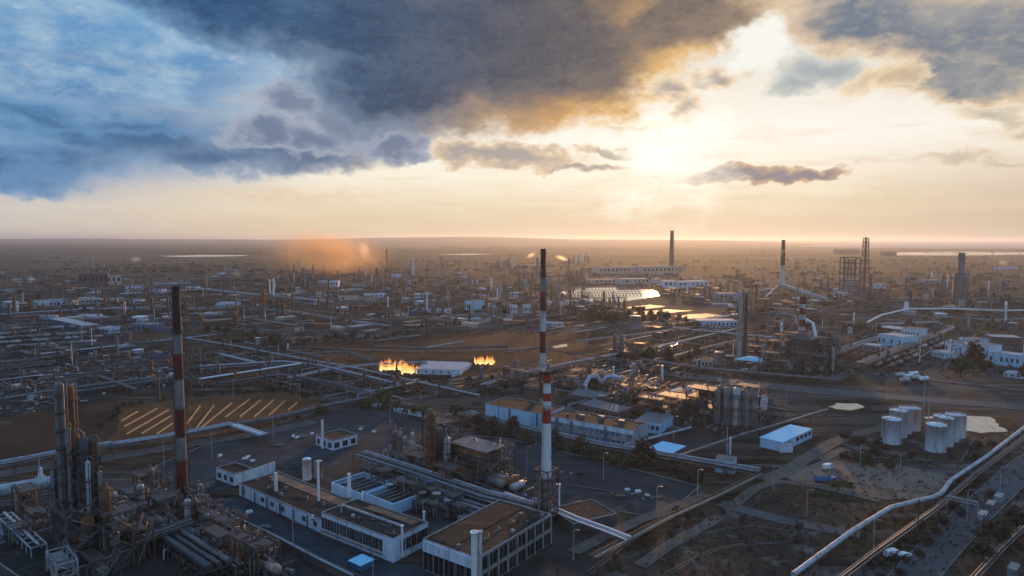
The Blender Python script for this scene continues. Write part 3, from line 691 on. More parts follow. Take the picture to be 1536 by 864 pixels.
def frame_struct(label, p, wx, wy, h, floors, rz=YAW, m='steel', group=None, adj=None, roof=None, name='steel_frame', bays=2, equip=True, decks='steel'):
    t = thing(name, label, 'steel frame', p, rz, group, adj)
    mb = MB(); xs = [-wx/2+wx*i/bays for i in range(bays+1)]; ys = (-wy/2, wy/2)
    for x in xs:
        for y in ys: mb.beam((x,y,0),(x,y,h), .42)
    for k in range(1, floors+1):
        z = h*k/floors
        for y in ys: mb.beam((-wx/2,y,z),(wx/2,y,z), .34)
        for x in xs: mb.beam((x,-wy/2,z),(x,wy/2,z), .34)
    mb.build('frame', M[m], t)
    br = MB()
    for k in range(floors):
        za, zb = h*k/floors, h*(k+1)/floors
        i = k % bays
        br.beam((xs[i],-wy/2,za),(xs[i+1],-wy/2,zb),.2); br.beam((xs[i+1],-wy/2,za),(xs[i],-wy/2,zb),.2)
        br.beam((-wx/2,-wy/2,za),(-wx/2,wy/2,zb),.2); br.beam((wx/2,-wy/2,zb),(wx/2,wy/2,za),.2)
    br.build('bracing', M[m], t)
    for k in range(1, floors+1):
        z = h*k/floors + .2
        f = MB(); q0 = rnd.uniform(-.5,-.2); q1 = rnd.uniform(.1,.5); f.box(wx*q0,-wy/2,z,wx*q1,wy*rnd.uniform(-.05,.5),z+.15); fo = f.build('deck', M[decks], t)
        rl = MB()
        for y in ys:
            for q in (.6,1.15): rl.beam((-wx/2,y,z+q),(wx/2,y,z+q),.07)
        for x in (-wx/2, wx/2):
            for q in (.6,1.15): rl.beam((x,-wy/2,z+q),(x,wy/2,z+q),.07)
        for i in range(int(wx/2.2)+1):
            x = -wx/2+wx*i/max(1,int(wx/2.2)); rl.beam((x,-wy/2,z+.1),(x,-wy/2,z+1.15),.07); rl.beam((x,wy/2,z+.1),(x,wy/2,z+1.15),.07)
        rl.build('railing', M['steel_grey'], fo)
    st = MB()
    for k in range(floors):
        za, zb = h*k/floors, h*(k+1)/floors; x0 = wx/2+.7
        ya, yb = (-wy*.4, wy*.4) if k % 2 == 0 else (wy*.4, -wy*.4)
        for s in (-.45,.45): st.beam((x0+s,ya,za),(x0+s,yb,zb+.2),.16)
        n = 8
        for i in range(n): st.cb((x0,ya+(yb-ya)*(i+.5)/n,za+(zb-za)*(i+.5)/n+.1),.9,.3,.06)
    st.build('stair', M['steel_grey'], t)
    if equip:
        for k in range(floors):
            for j in range(3 if wx > 9 else 2 if wx > 6 else 1):
                e = MB(); z = h*k/floors+(.36 if k else 0); x = rnd.uniform(-.3,.3)*wx; y = rnd.uniform(-.2,.2)*wy; hh = h/floors*.7
                if rnd.random() < .5: e.lathe([(wy*.17,z),(wy*.17,z+hh*.85),(wy*.09,z+hh),(0,z+hh)],10,c=(x,y,0)); e.build('drum', M[rnd.choice(['shell','shell_pale','rust'])], t)
                else: e.cyl((x-wx*.16,y,z+hh*.4),(x+wx*.16,y,z+hh*.4),wy*.14,n=10); e.build('exchanger', M[rnd.choice(['shell','dull_pipe','shell_pink'])], t)
        pp = MB(); 
        for j in range(8):
            x = rnd.uniform(-.45,.45)*wx; y = rnd.choice([-1,1])*(wy/2+rnd.uniform(-1,.5))
            pp.tube([(x,y,.3),(x,y,h*rnd.uniform(.5,1.25)),(x+rnd.uniform(-4,4),y*rnd.uniform(-.6,.6),h*rnd.uniform(.6,1.1))], rnd.uniform(.12,.3), 6)
        pp.build('pipework', M['dull_pipe'], t)
    if roof:
        r_ = MB(); r_.box(-wx/2-.6,-wy/2-.6,h+3.0,wx/2+.6,wy/2+.6,h+3.25)
        for x in xs:
            for y in ys: r_.beam((x,y,h+.3),(x,y,h+3),.25)
        r_.build('roof', M[roof], t)
    return t
def bldg(label, A, B, depth, h, wall='white_wall', roof='roof', group=None, adj=None, win=0, wz=(.35,.75), wfill=.6, side=0, parapet=.5, cat='building', name='industrial_hall', doors=0, gable=False, extra=None, frames=True, rows=1, end=0, winmat='glass'):
    """A, B: photo pixels of the ground corners of the wall facing us; local x runs A to B, local y goes away from us"""
    a = P(*A) if not isinstance(A, Vector) else A; b = P(*B) if not isinstance(B, Vector) else B
    d = b-a; l = d.length; rz = math.atan2(d.y, d.x)
    t = thing(name, label, cat, a, rz, group, adj)
    mb = MB()
    mb.box(0,0,0,l,depth,h); mb.build('wall', M[wall], t)
    rf = MB()
    if gable:
        hh = depth*.16; rf.add([(-.3,-.4,h+.01),(l+.3,-.4,h+.01),(l+.3,depth/2,h+hh),(-.3,depth/2,h+hh),(-.3,depth+.4,h+.01),(l+.3,depth+.4,h+.01)],[(0,1,2,3),(3,2,5,4),(0,3,4),(1,5,2),(0,4,5,1)])
    else:
        rf.box(.25 if parapet else -.3,.25 if parapet else -.3,h+.01,(l-.25) if parapet else l+.3,(depth-.25) if parapet else depth+.3,h+.14)
    rf.build('roof', M[roof], t)
    if parapet and not gable:
        pr = MB(); w_ = .18
        pr.box(-.04,-.04,h+.005,l+.04,w_-.01,h+parapet); pr.box(-.04,depth-w_+.01,h+.005,l+.04,depth+.04,h+parapet)
        pr.box(-.04,w_,h+.005,w_-.01,depth-w_,h+parapet); pr.box(l-w_+.01,w_,h+.005,l+.04,depth-w_,h+parapet)
        pr.build('parapet', M['grey_wall'], t)
    def wins(n, length, place, z0, z1, fill):
        for i in range(n):
            if n > 3 and fill < .8 and rnd.random() < .14: continue
            c = length*(i+.5)/n+rnd.uniform(-.1,.1); ww = length/n*fill/2*rnd.choice([1,1,1,.8])
            g_ = MB(); f_ = MB()
            def bx(mb_, u0, u1, v0, v1, off):
                if place == 'f': mb_.box(u0,-off,v0,u1,.05,v1)
                elif place == 'l': mb_.box(-off,u0,v0,.05,u1,v1)
                else: mb_.box(l-.05,u0,v0,l+off,u1,v1)
            bx(f_, c-ww, c+ww, z0, z1, .03)
            wo = f_.build('window', M[winmat], t)
            if frames:
                e = .12
                for (u0,u1,v0,v1) in ((c-ww,c+ww,z0-e,z0),(c-ww,c+ww,z1,z1+e),(c-ww-e,c-ww,z0-e,z1+e),(c+ww,c+ww+e,z0-e,z1+e),(c-.05,c+.05,z0,z1)): bx(g_, u0, u1, v0, v1, .07)
                g_.build('frame', M['galv'], wo)
    if win:
        for k in range(rows):
            q0 = h*(wz[0]+k)/rows if rows > 1 else h*wz[0]; q1 = h*(wz[1]+k)/rows if rows > 1 else h*wz[1]
            wins(win, l, 'f', q0, q1, wfill)
    if side: wins(side, depth, 'l' if a.x+b.x > 0 else 'r', h*wz[0], h*wz[1], wfill)
    if end: wins(end, depth, 'r' if a.x+b.x < 0 else 'l', h*wz[0], h*wz[1], wfill)
    for i in range(doors):
        c = l*(i+.5)/doors + l*.05; dm = MB(); dm.box(c-1.2,-.05,0,c+1.2,.04,min(3.2,h*.7)); do = dm.build('door', M['deep_blue'] if wall == 'blue_wall' else M['steel_grey'], t)
        hd = MB(); hd.box(c+.8,-.09,1.2,c+.95,-.05,1.5); hd.build('handle', M['galv'], do)
    if extra: extra(t, l, depth, h)
    return t
def trestle(mb, c, d, h, w, bm=.28):
    n = Vector((-d.y, d.x, 0))*w/2
    for s in (-1,1): mb.beam(c+n*s, c+n*s+Vector((0,0,h)), bm)
    mb.beam(c-n*1.1+Vector((0,0,h)), c+n*1.1+Vector((0,0,h)), bm)
    if h > 5: mb.beam(c-n*1.1+Vector((0,0,h-1.8)), c+n*1.1+Vector((0,0,h-1.8)), bm); mb.beam(c-n, c+n+Vector((0,0,h-1.8)), bm*.6)
def pipe_rack(label, pts, h, n, r, gap=None, mats=('dull_pipe','silver','dark_pipe','dull_pipe'), step=14, group=None, adj=None, name='pipe_rack', cat='pipe rack', tier=True, wide=True, beam='steel', risers=False, walkway=False):
    ps = [P(*p) if not isinstance(p, Vector) else p for p in pts]
    o = ps[0].copy(); t = thing(name, label, cat, o, 0, group, adj)
    ps = [p-o for p in ps]
    gap = gap or r*2.9; w = max(1.2, n*gap)
    def offs(k, z):
        res = []
        for i, p in enumerate(ps):
            if i == 0: d = (ps[1]-p).normalized()
            elif i == len(ps)-1: d = (p-ps[i-1]).normalized()
            else: d = ((p-ps[i-1]).normalized()+(ps[i+1]-p).normalized()).normalized()
            nn = Vector((-d.y, d.x, 0)); res.append(p+nn*k+Vector((0,0,z)))
        return res
    for i in range(n):
        k = (i-(n-1)/2)*gap; rr = r*rnd.choice([1,1,.8,.62,.5]) if n > 1 else r
        mb = MB(); q = offs(k, h+rr)
        if risers: q = [q[0]-Vector((0,0,h))] + q + [q[-1]-Vector((0,0,h))]
        mb.tube(q, rr, 8); mb.build('pipe', M[mats[i % len(mats)]], t)
    if tier and n > 2 and h > 4:
        for i in range(max(1, n//2)):
            mb = MB(); mb.tube(offs((i-(n/2-1)/2)*gap*1.4, h-1.8+r*.6), r*.6, 6); mb.build('pipe', M[mats[(i+1) % len(mats)]], t)
    total = 0
    for i in range(len(ps)-1):
        a, b = ps[i], ps[i+1]; L_ = (b-a).length; d = (b-a).normalized(); m_ = max(1, round(L_/step))
        for j in range(m_ + (1 if i == len(ps)-2 else 0)):
            if total > 92: break
            mb = MB(); trestle(mb, a+d*(L_*j/m_), d, h, w, .28 if h > 3 else .2); mb.build('trestle', M[beam], t); total += 1
    if wide and n > 1 and h > 3:
        mb = MB()
        for s in (-1,1): mb.tube(offs(s*w/2, h-.25), .16, 4)
        mb.build('rail_beam', M[beam], t)
    if walkway:
        for s in (1,):
            mb = MB(); q = offs(w/2+.7, h); 
            for i in range(len(q)-1):
                a, b = q[i], q[i+1]; d = (b-a).normalized(); nn = Vector((-d.y,d.x,0))*.5
                mb.add([a-nn,b-nn,b+nn,a+nn],[(0,1,2,3)]); mb.tube([a+nn+Vector((0,0,1.1)), b+nn+Vector((0,0,1.1))], .05, 4)
            mb.build('walkway', M['steel_grey'], t)
    return t
def pipeline(label, pts, h, r, m='silver', step=16, group=None, adj=None, name='pipeline', cols=None, joints=True):
    ps = [P(*p) if not isinstance(p, Vector) else p for p in pts]
    o = ps[0].copy(); t = thing(name, label, 'pipeline', o, 0, group, adj); ps = [p-o for p in ps]
    mb = MB(); mb.tube([p+Vector((0,0,h+r)) for p in ps], r, 12); mb.build('pipe', M[m], t)
    tot = 0; cl = MB()
    for i in range(len(ps)-1):
        a, b = ps[i], ps[i+1]; L_ = (b-a).length; d = (b-a).normalized(); m_ = max(1, round(L_/step)); n = Vector((-d.y,d.x,0))
        for j in range(m_+(1 if i == len(ps)-2 else 0)):
            c = a+d*(L_*j/m_)
            if tot < 92:
                sp = MB()
                for s in (-1,1): sp.beam(c+n*s*r*.9, c+n*s*r*.7+Vector((0,0,h+r*.4)), .26)
                sp.beam(c-n*r*1.3+Vector((0,0,h-.05)), c+n*r*1.3+Vector((0,0,h-.05)), .3); sp.build('support', M['conc_dark'], t); tot += 1
            if joints and tot < 50: cl = MB(); cl.cyl(c+Vector((0,0,h+r))-d*.2, c+Vector((0,0,h+r))+d*.2, r*1.06, n=12); cl.build('joint_band', M['galv'], t)
    return t
def mast(label, px, pyb, pyt, m='galv', r=.22, group=None, adj=None, name='mast', cat='mast', lamp=False, top=None):
    b = P(px, pyb) if not isinstance(px, Vector) else px
    h = zat(px, pyt, b) if not isinstance(px, Vector) else pyb
    t = thing(name, label, cat, b, YAW, group, adj)
    mb = MB(); mb.cyl((0,0,0),(0,0,h),r*1.3,r*.8,n=8); mb.build('pole', M[m], t)
    f = MB(); f.box(-r*2.2,-r*2.2,0,r*2.2,r*2.2,.4); f.build('footing', M['concrete'], t)
    if lamp:
        a = MB(); a.tube([(0,0,h-.2),(0.3,0,h+.3),(1.6,0,h+.5)], r*.5, 6); a.build('arm', M[m], t)
        l_ = MB(); l_.box(1.3,-.25,h+.4,2.2,.25,h+.6); l_.build('lamp_head', M['steel_grey'], t)
    if top == 'cap':
        c = MB(); c.cyl((0,0,h),(0,0,h+.8),r*2.0,n=10); c.build('cap', M[m], t)
    return t
def vent_stack(label, px, pyb, pyt, dpx, m='white', group=None, zb=0.0, adj=None, cap=True, name='vent_stack'):
    b = P(px, pyb, zb); k = mpp(b); h = zat(px, pyt, b)-zb; r = dpx*k/2
    t = thing(name, label, 'vent stack', b, 0, group, adj)
    mb = MB(); mb.cyl((0,0,0),(0,0,h),r,n=14); mb.build('pipe', M[m], t)
    f = MB(); f.lathe([(r*1.5,0),(r*1.5,.3),(r,.5)],14); f.build('base_flange', M['conc_dark'], t)
    if cap:
        c = MB(); c.lathe([(r*1.0,h),(r*1.35,h),(r*1.35,h+.5),(r*.9,h+.5),(r*.9,h-.5)],14); c.build('collar', M[m], t)
    return t
def lattice(label, px, pyb, pyt, w0, w1, m='red', secs=10, group=None, adj=None, name='lattice_tower', bands=None, legs=4):
    b = P(px, pyb); h = zat(px, pyt, b); k = mpp(b); w0 *= k/2; w1 *= k/2
    t = thing(name, label, 'tower', b, YAW+R(20), group, adj)
    mats = [M[x] for x in (bands or [m])]; mb = MB(); bw = max(.25, w0*.1)
    for i in range(secs):
        z0, z1 = h*i/secs, h*(i+1)/secs; a = w0+(w1-w0)*i/secs; c = w0+(w1-w0)*(i+1)/secs; mi = i % len(mats)
        q = [(-1,-1),(1,-1),(1,1),(-1,1)]
        for j in range(4):
            x, y = q[j]; x2, y2 = q[(j+1)%4]
            mb.beam((x*a,y*a,z0),(x*c,y*c,z1),bw,mi); mb.beam((x*a,y*a,z0),(x2*c,y2*c,z1),bw*.6,mi); mb.beam((x2*a,y2*a,z0),(x*c,y*c,z1),bw*.6,mi); mb.beam((x*c,y*c,z1),(x2*c,y2*c,z1),bw*.7,mi)
    mb.build('lattice', mats, t)
    p_ = MB(); p_.box(-w1*1.5,-w1*1.5,h,w1*1.5,w1*1.5,h+.3)
    p_.build('top_platform', M['steel'], t)
    c = MB(); c.cyl((0,0,0),(0,0,h+1.5),max(.4,w1*.42),n=10); c.build('riser', M['brick_red'] if bands else M[m], t)
    return t

# trees: trunk with limbs and a crown of many leaf faces
def tree_proto(seed, h, cr, leaf, n=260, size=.55, squat=1.0):
    rr = random.Random(seed)
    tr = MB(); tr.cyl((0,0,0),(0,0,h*.55),h*.028+.06,h*.015,n=7)
    cl = []
    for i in range(9):
        a = rr.uniform(0,2*PI); z = h*rr.uniform(.25,.6); q = Vector((math.cos(a)*cr*rr.uniform(.4,.9), math.sin(a)*cr*rr.uniform(.4,.9), h*rr.uniform(.45,.95)))
        tr.cyl((0,0,z), q, h*.012+.03, .02, n=5); cl.append(q)
    cl.append(Vector((0,0,h*.9)))
    cm = MB()
    for i in range(n):
        c = rr.choice(cl); p = c+Vector((rr.gauss(0,cr*.3), rr.gauss(0,cr*.3), rr.gauss(0,cr*.26)*squat))
        if p.z < .2: p.z = rr.uniform(.2,1)
        s = size*rr.uniform(.5,1.2); u = Vector((rr.gauss(0,1),rr.gauss(0,1),rr.gauss(0,1))).normalized(); v = u.orthogonal().normalized()*s; w2 = u.cross(v)*rr.uniform(.4,1)
        cm.add([p-v-w2,p+v-w2*.4,p+v*.5+w2,p-v*.7+w2*.7],[(0,1,2,3)])
    return tr, cm, leaf
def make_tree(proto, loc, label=None, adj=None, group=None, name='tree', cat='tree', rz=0, sc=1.0):
    tr, cm, leaf = proto
    t = thing(name, label, cat, loc, rz, group, adj)
    tr.build('trunk', M['trunk'], t); cm.build('crown', M[leaf], t); t.scale = (sc,)*3
    return t
def vehicle(label, px, py, kind='van', body='white', rz=YAW, group=None, adj=None, loc=None):
    p = loc or P(px, py); t = thing({'van':'parked_van','truck':'parked_truck','car':'parked_car'}[kind], label, {'van':'van','truck':'truck','car':'car'}[kind], p, rz, group, adj)
    L_, W, Hh = {'van':(5.4,2.0,2.3),'truck':(8.5,2.5,3.0),'car':(4.4,1.8,1.45)}[kind]
    mb = MB()
    def hull(prof, w):
        n = len(prof); vs = [(x,-w/2,z) for x,z in prof]+[(x,w/2,z) for x,z in prof]
        mb.add(vs,[tuple(range(n)),tuple(range(2*n-1,n-1,-1))]+[(i+n,(i+1)%n+n,(i+1)%n,i) for i in range(n)])
    if kind == 'car': hull([(-2.2,.35),(2.2,.35),(2.2,.8),(1.3,.9),(.6,1.42),(-1.2,1.45),(-1.9,.95),(-2.2,.9)], W)
    elif kind == 'van': hull([(-2.7,.4),(2.7,.4),(2.7,1.1),(2.2,1.25),(1.5,2.2),(-2.6,2.3),(-2.7,2.0)], W)
    else:
        hull([(2.2,.6),(4.2,.6),(4.2,1.6),(3.9,2.6),(2.2,2.7)], W)
    mb.build('body' if kind != 'truck' else 'cab', M[body], t)
    if kind == 'truck':
        bd = MB(); bd.box(-4.2,-W/2,1.0,2.0,W/2,1.2)
        for (a,b_,c,d) in ((-4.2,-W/2,2.0,-W/2+.08),(-4.2,W/2-.08,2.0,W/2),(-4.2,-W/2+.08,-4.12,W/2-.08),(1.92,-W/2+.08,2.0,W/2-.08)): bd.box(a,b_,1.2,c,d,2.1)
        bd.build('cargo_bed', M[body], t); ch = MB(); ch.box(-4.1,-.5,.6,4.0,.5,.98); ch.build('chassis', M['black'], t)
    g_ = MB()
    if kind == 'car': g_.add([(1.22,-.75,.97),(1.22,.75,.97),(.68,.68,1.38),(.68,-.68,1.38)],[(0,1,2,3)]); g_.add([(1.0,-.905,.95),(-1.6,-.905,.95),(-1.2,-.905,1.36),(.6,-.905,1.36)],[(0,1,2,3)])
    elif kind == 'van': g_.add([(2.2,-.85,1.32),(2.2,.85,1.32),(1.58,.85,2.12),(1.58,-.85,2.12)],[(0,1,2,3)]); g_.add([(1.9,-1.005,1.3),(.6,-1.005,1.3),(.6,-1.005,2.0),(1.5,-1.005,2.0)],[(0,1,2,3)])
    else: g_.add([(4.19,-1.1,1.65),(4.19,1.1,1.65),(3.95,1.1,2.45),(3.95,-1.1,2.45)],[(0,1,2,3)]); g_.box(2.7,-W/2-.01,1.6,3.8,-W/2+.02,2.4)
    g_.build('window', M['glass'], t)
    for x in ((-L_*.3, L_*.3) if kind != 'truck' else (-3.0,-1.8,3.2)):
        for s in (-1,1):
            wl = MB(); rr = .33 if kind != 'truck' else .5; wl.cyl((x,s*(W/2-.22),rr),(x,s*(W/2+.02),rr),rr,n=12); wl.build('wheel', M['tyre'], t)
    return t
# ------------------------------------------------------------------ chimneys and towers
chimney('tall faded red and pale banded chimney standing at the left, its top sooty dark red', 275, 770, 430, 15.5, 10.5,
    [(430,'red_dark'),(500,'band_dirty'),(530,'red'),(567,'band_dirty'),(613,'red'),(655,'band_dirty'),(690,'red'),(736,'band_dirty')], plats=(442,500,567,613,690,736))
chimney('tallest slim chimney in the centre, dark brown at the top, red and pale bands below', 813.5, 612, 374, 10.5, 7.5,
    [(374,'red_dark'),(417,'band_dirty'),(437,'red'),(466,'band_white'),(497,'red'),(529,'band_white'),(556,'red_dark'),(596,'concrete')], plats=(380,416,466,548))
chimney('shorter white chimney with three bright red bands near the top, rising beside the asphalt yard', 819, 785, 558, 17, 11,
    [(558,'red_bright'),(573,'white_bright'),(589,'red_bright'),(601,'white_bright'),(614,'red_bright'),(634,'white_bright'),(716,'band_dirty')], plats=(573,612))
# steel lattice round its foot
bs = P(819, 785); t = thing('chimney_service_frame', 'dark steel service frame wrapped round the foot of the white chimney', 'steel frame', bs, YAW)
mb = MB(); hh = zat(819, 703, bs); ww = 2.9
for i in range(6):
    z0, z1 = hh*i/6, hh*(i+1)/6; q = [(-ww,-ww),(ww,-ww),(ww,ww),(-ww,ww)]
    for j in range(4):
        a, c = q[j], q[(j+1)%4]
        mb.beam((*a,z0),(*a,z1),.35); mb.beam((*a,z1),(*c,z1),.3); mb.beam((*a,z0),(*c,z1),.2)
mb.build('frame', M['steel'], t)
for i in range(1, 6):
    d = MB(); z = hh*i/6
    d.box(-ww,-ww,z+.2,ww,-2.3,z+.3); d.box(-ww,2.3,z+.2,ww,ww,z+.3); d.box(-ww,-2.3,z+.2,-2.3,2.3,z+.3); d.box(2.3,-2.3,z+.2,ww,2.3,z+.3); d.build('deck', M['conc_dark'], t)
mb = MB()
for i in range(5):
    x = rnd.uniform(-ww,ww); mb.tube([(x,-ww-.4,.2),(x,-ww-.4,hh*rnd.uniform(.5,1)),(x*.5,-1.8,hh*rnd.uniform(.5,.9))],.25,6)
mb.build('pipework', M['dull_pipe'], t)
tank('squat blue drum in front of the foot of the white chimney', P(810,776), 3.0, 6.5, 'deep_blue', detail=False, name='blue_drum')
chimney('plain dark chimney of the power station, its top standing above the skyline', 1007, 404, 346, 8, 5, [(346,'red_dark'),(372,'brick')], plats=(352,), lad=False)
chimney('distant chimney, dark red above and white below, with a sloping gallery at its foot', 1173, 430, 360, 8.5, 5, [(360,'red_dark'),(374,'band_dirty'),(380,'red_dark'),(398,'band_white')], plats=(398,), lad=False)
chimney('small red and white striped chimney rising out of the brown furnace block', 1201, 556, 446, 10, 8.5,
    [(446,'red'),(456,'band_white'),(462,'red'),(471,'band_white'),(479,'red'),(490,'band_white'),(496,'red'),(503,'brick')], plats=(471,))
chimney('thin dark stack far off, right of the orange smoke', 580.5, 408, 374, 4, 3, [(374,'red_dark')], lad=False, name='far_stack')
chimney('slender grey stack behind the white factory block, below the tallest chimney', 751, 447, 425, 6, 5, [(425,'shell_pale')], lad=False, name='grey_stack')
lattice('slim red and white lattice tower standing highest on the right skyline', 1296, 436, 357, 13, 7, secs=12, bands=['red','band_dirty'])
# open box frame tower
b0 = P(1273, 446); hh = zat(1273, 386, b0); k = mpp(b0); ww = 11*k
t = thing('frame_tower', 'open square frame tower with a solid lower half, left of the lattice tower', 'tower', b0, R(-12))
mb = MB()
for i in range(7):
    z0, z1 = hh*i/7, hh*(i+1)/7; q = [(-ww,-ww),(ww,-ww),(ww,ww),(-ww,ww)]
    for j in range(4):
        a, c = q[j], q[(j+1)%4]; mb.beam((*a,z0),(*a,z1),1.4); mb.beam((*a,z1),(*c,z1),1.0)
        if i in (0,1,6): mb.beam((*a,z0),(*c,z1),.6)
mb.build('frame', M['steel'], t)
mb = MB(); mb.box(-ww*.85,-ww*.85,0,ww*.85,ww*.85,hh*.46); mb.build('lower_block', M['grey_wall'], t)
for i in range(4):
    m2 = MB(); x = -ww*.6+ww*.4*i; m2.cyl((x,0,hh*.46),(x,0,hh*.97),1.3,n=8); m2.build('vertical_pipe', M['shell'], t)
b0 = P(1439, 456); hh = zat(1439, 379, b0); k = mpp(b0); ww = 10*k
t = thing('reactor_tower', 'broad dark tower with a stepped narrower top at the far right', 'tower', b0, R(-20))
mb = MB(); z1 = zat(1439, 411, b0)
mb.lathe([(ww,0),(ww,z1),(ww*.5,z1+2),(ww*.5,hh*.93),(ww*.4,hh),(0,hh)],12); mb.build('shell', M['shell'], t)
f = MB()
for i in range(9):
    z = z1*i/8
    for j in range(8):
        a = 2*PI*j/8; f.beam((ww*1.15*math.cos(a),ww*1.15*math.sin(a),z),(ww*1.15*math.cos(a+PI/4),ww*1.15*math.sin(a+PI/4),z),.6); f.beam((ww*1.15*math.cos(a),ww*1.15*math.sin(a),z),(ww*1.15*math.cos(a),ww*1.15*math.sin(a),z+z1/8),.5)
f.build('scaffold', M['steel'], t)
for z in (z1+1, z1+(hh-z1)*.4, z1+(hh-z1)*.75, hh*.98): platform(z, ww*.5, t, M['steel'], 10, 2.2)
# sloping conveyor gallery at the distant chimney
def gallery(label, A, B, z0, z1, w, m, n=5, name='conveyor_gallery'):
    a = P(*A); b = P(*B); d = b-a; l = d.length; t = thing(name, label, 'gallery', a, math.atan2(d.y,d.x))
    mb = MB(); hh = w*.9
    mb.add([(0,-w/2,z0),(0,w/2,z0),(0,w/2,z0+hh),(0,-w/2,z0+hh),(l,-w/2,z1),(l,w/2,z1),(l,w/2,z1+hh),(l,-w/2,z1+hh)],[(3,2,1,0),(4,5,6,7),(0,1,5,4),(1,2,6,5),(2,3,7,6),(3,0,4,7)]); mb.build('enclosure', M[m], t)
    for i in range(n):
        x = l*(i+.5)/n; z = z0+(z1-z0)*(i+.5)/n
        if z > 1.5:
            s = MB(); s.beam((x,-w*.45,0),(x,-w*.3,z),.5); s.beam((x,w*.45,0),(x,w*.3,z),.5); s.beam((x,-w*.4,z*.5),(x,w*.4,z*.5),.4); s.build('support', M['steel'], t)
    return t
gallery('pale sloping gallery running down to the right from the distant red and white chimney', (1172,440), (1241,452), 14, 1.0, 5, 'roof_white')
gallery('pale sloping gallery running down to the left from the distant red and white chimney', (1168,436), (1148,449), 9, .6, 4, 'roof_grey')

# ------------------------------------------------------------------ halls in the foreground
def roof_bits(t, l, d, h, n, y0, y1):
    for i in range(n):
        v = MB(); x = l*(i+.5+rnd.uniform(-.3,.3))/n; y = d*rnd.uniform(y0,y1); q = rnd.random()
        if q < .45: v.box(x-.6,y-.5,h,x+.6,y+.5,h+rnd.uniform(.5,1.2)); v.build('roof_vent', M[rnd.choice(['steel_grey','grey_wall','steel'])], t)
        elif q < .75: v.cyl((x,y,h),(x,y,h+rnd.uniform(.6,1.6)),.22,n=8); v.cyl((x,y,h+.5),(x,y,h+.7),.4,n=8); v.build('roof_cowl', M['galv'], t)
        else: v.tube([(x,y,h+.3),(x+rnd.uniform(2,5),y,h+.3),(x+rnd.uniform(2,5),y+1.5,h+.3)],.16,6); v.build('roof_pipe', M['dull_pipe'], t)
def hall_a(t, l, d, h):
    roof_bits(t, l, d, h+.16, 10, .12, .6)
    rs = MB(); rs.box(2,d*.66,h+.16,l-1,d*.94,h+.24); rs.build('roof_strip', M['roof_rust'], t, 'rust brown felt strip along the back of the roof')
    for i in range(6):
        b = MB(); x = l*(.05+.16*i); b.box(x,-.35,0,x+.5,-.05,h*.92); b.build('pier', M['deep_blue'], t)
def hall_b(t, l, d, h):
    roof_bits(t, l, d, h+.16, 8, .1, .45)
    rs = MB(); rs.box(l*.25,d*.74,h+.16,l-3,d*.94,h+.24); rs.build('roof_strip', M['roof_rust'], t, 'rust brown felt strip at the back of the roof')
    s = MB(); s.box(1,d*.5,h+.16,l-4,d*.56,h+.7); s.build('skylight_kerb', M['grey_wall'], t)
    c = MB(); c.box(l-4.5,-.12,0,l+.14,.3,h+.2); c.box(l-.2,.3,0,l+.14,3,h+.2); c.build('corner_panel', M['white_wall'], t)
    lg = MB(); lg.box(-.1,-.5,h*.16,l-4.6,-.1,h*.24); lg.build('ledge', M['concrete'], t)
bldg('long low white hall with a brown striped roof and vent pipes, left of centre', (359,743), (482,800), 17, 4.6, 'white_wall', 'roof', win=8, wz=(.35,.7), wfill=.28, extra=hall_a, parapet=.45)
bldg('taller flat roofed hall with dark window band and white corner, joined to the low hall', (483,801), (590,844), 15.5, 7.2, 'white_wall', 'roof', win=22, wz=(.3,.82), wfill=.9, end=6, extra=hall_b, parapet=.5)
zr = 4.8
for (px, yt, yb, d, lab, z) in ((414,709,738,5,'short white vent pipe on the low hall roof, leftmost of its three pipes',zr),(478,691,753,4,'thin white vent pipe on the low hall roof, tallest and in the middle',zr),(524,710,748,5.2,'thick white vent pipe at the joint of the two joined halls',zr),(544,737,752,3,'stubby pale vent pipe just right of the thick white vent pipe',zr),(469,772,780,3,'tiny grey vent pipe on the low hall roof by its front edge',zr)):
    vent_stack(lab, px, yb, yt, d, 'white', zb=z, cap=False)
vent_stack('white downpipe stack with a capped head on the end of the taller hall', 603.5, 838, 790, 3.6, 'white')
vent_stack('short white pipe behind the back corner of the taller hall', 636, 786, 769, 3.4, 'white', zb=2)
tank('white upright tank behind the low hall, left one of the pair', P(460.5,719), 1.75, 8.6, 'tank_white', group='pair of upright tanks behind the low hall', name='upright_tank', dome=.3, detail=False)
tank('pinkish upright tank behind the low hall, right one of the pair', P(478,716), 1.6, 6.8, 'shell_pink', group='pair of upright tanks behind the low hall', name='upright_tank', dome=.3, detail=False)
bldg('small white gatehouse with two dark openings at the yard corner', (325,719), (352,729), 8.5, 4.6, 'white_wall', 'roof', win=3, wz=(.25,.7), wfill=.5, name='gatehouse')
bldg('small white workshop with a chimney alone on the upper left of the yard', (474,667), (499,676), 14, 4.5, 'white_wall', 'roof_brown', win=3, wz=(.2,.75), wfill=.55, name='workshop', side=3)
vent_stack('thin white chimney in front of the small white workshop', 484, 674, 630, 3.6, 'white', cap=False)
bldg('small cube of sky blue plastic sheeting on the hall yard', (524,850), (541,858), 5, 1.9, 'deep_blue', 'sky_blue', parapet=0, name='covered_skip', cat='skip')
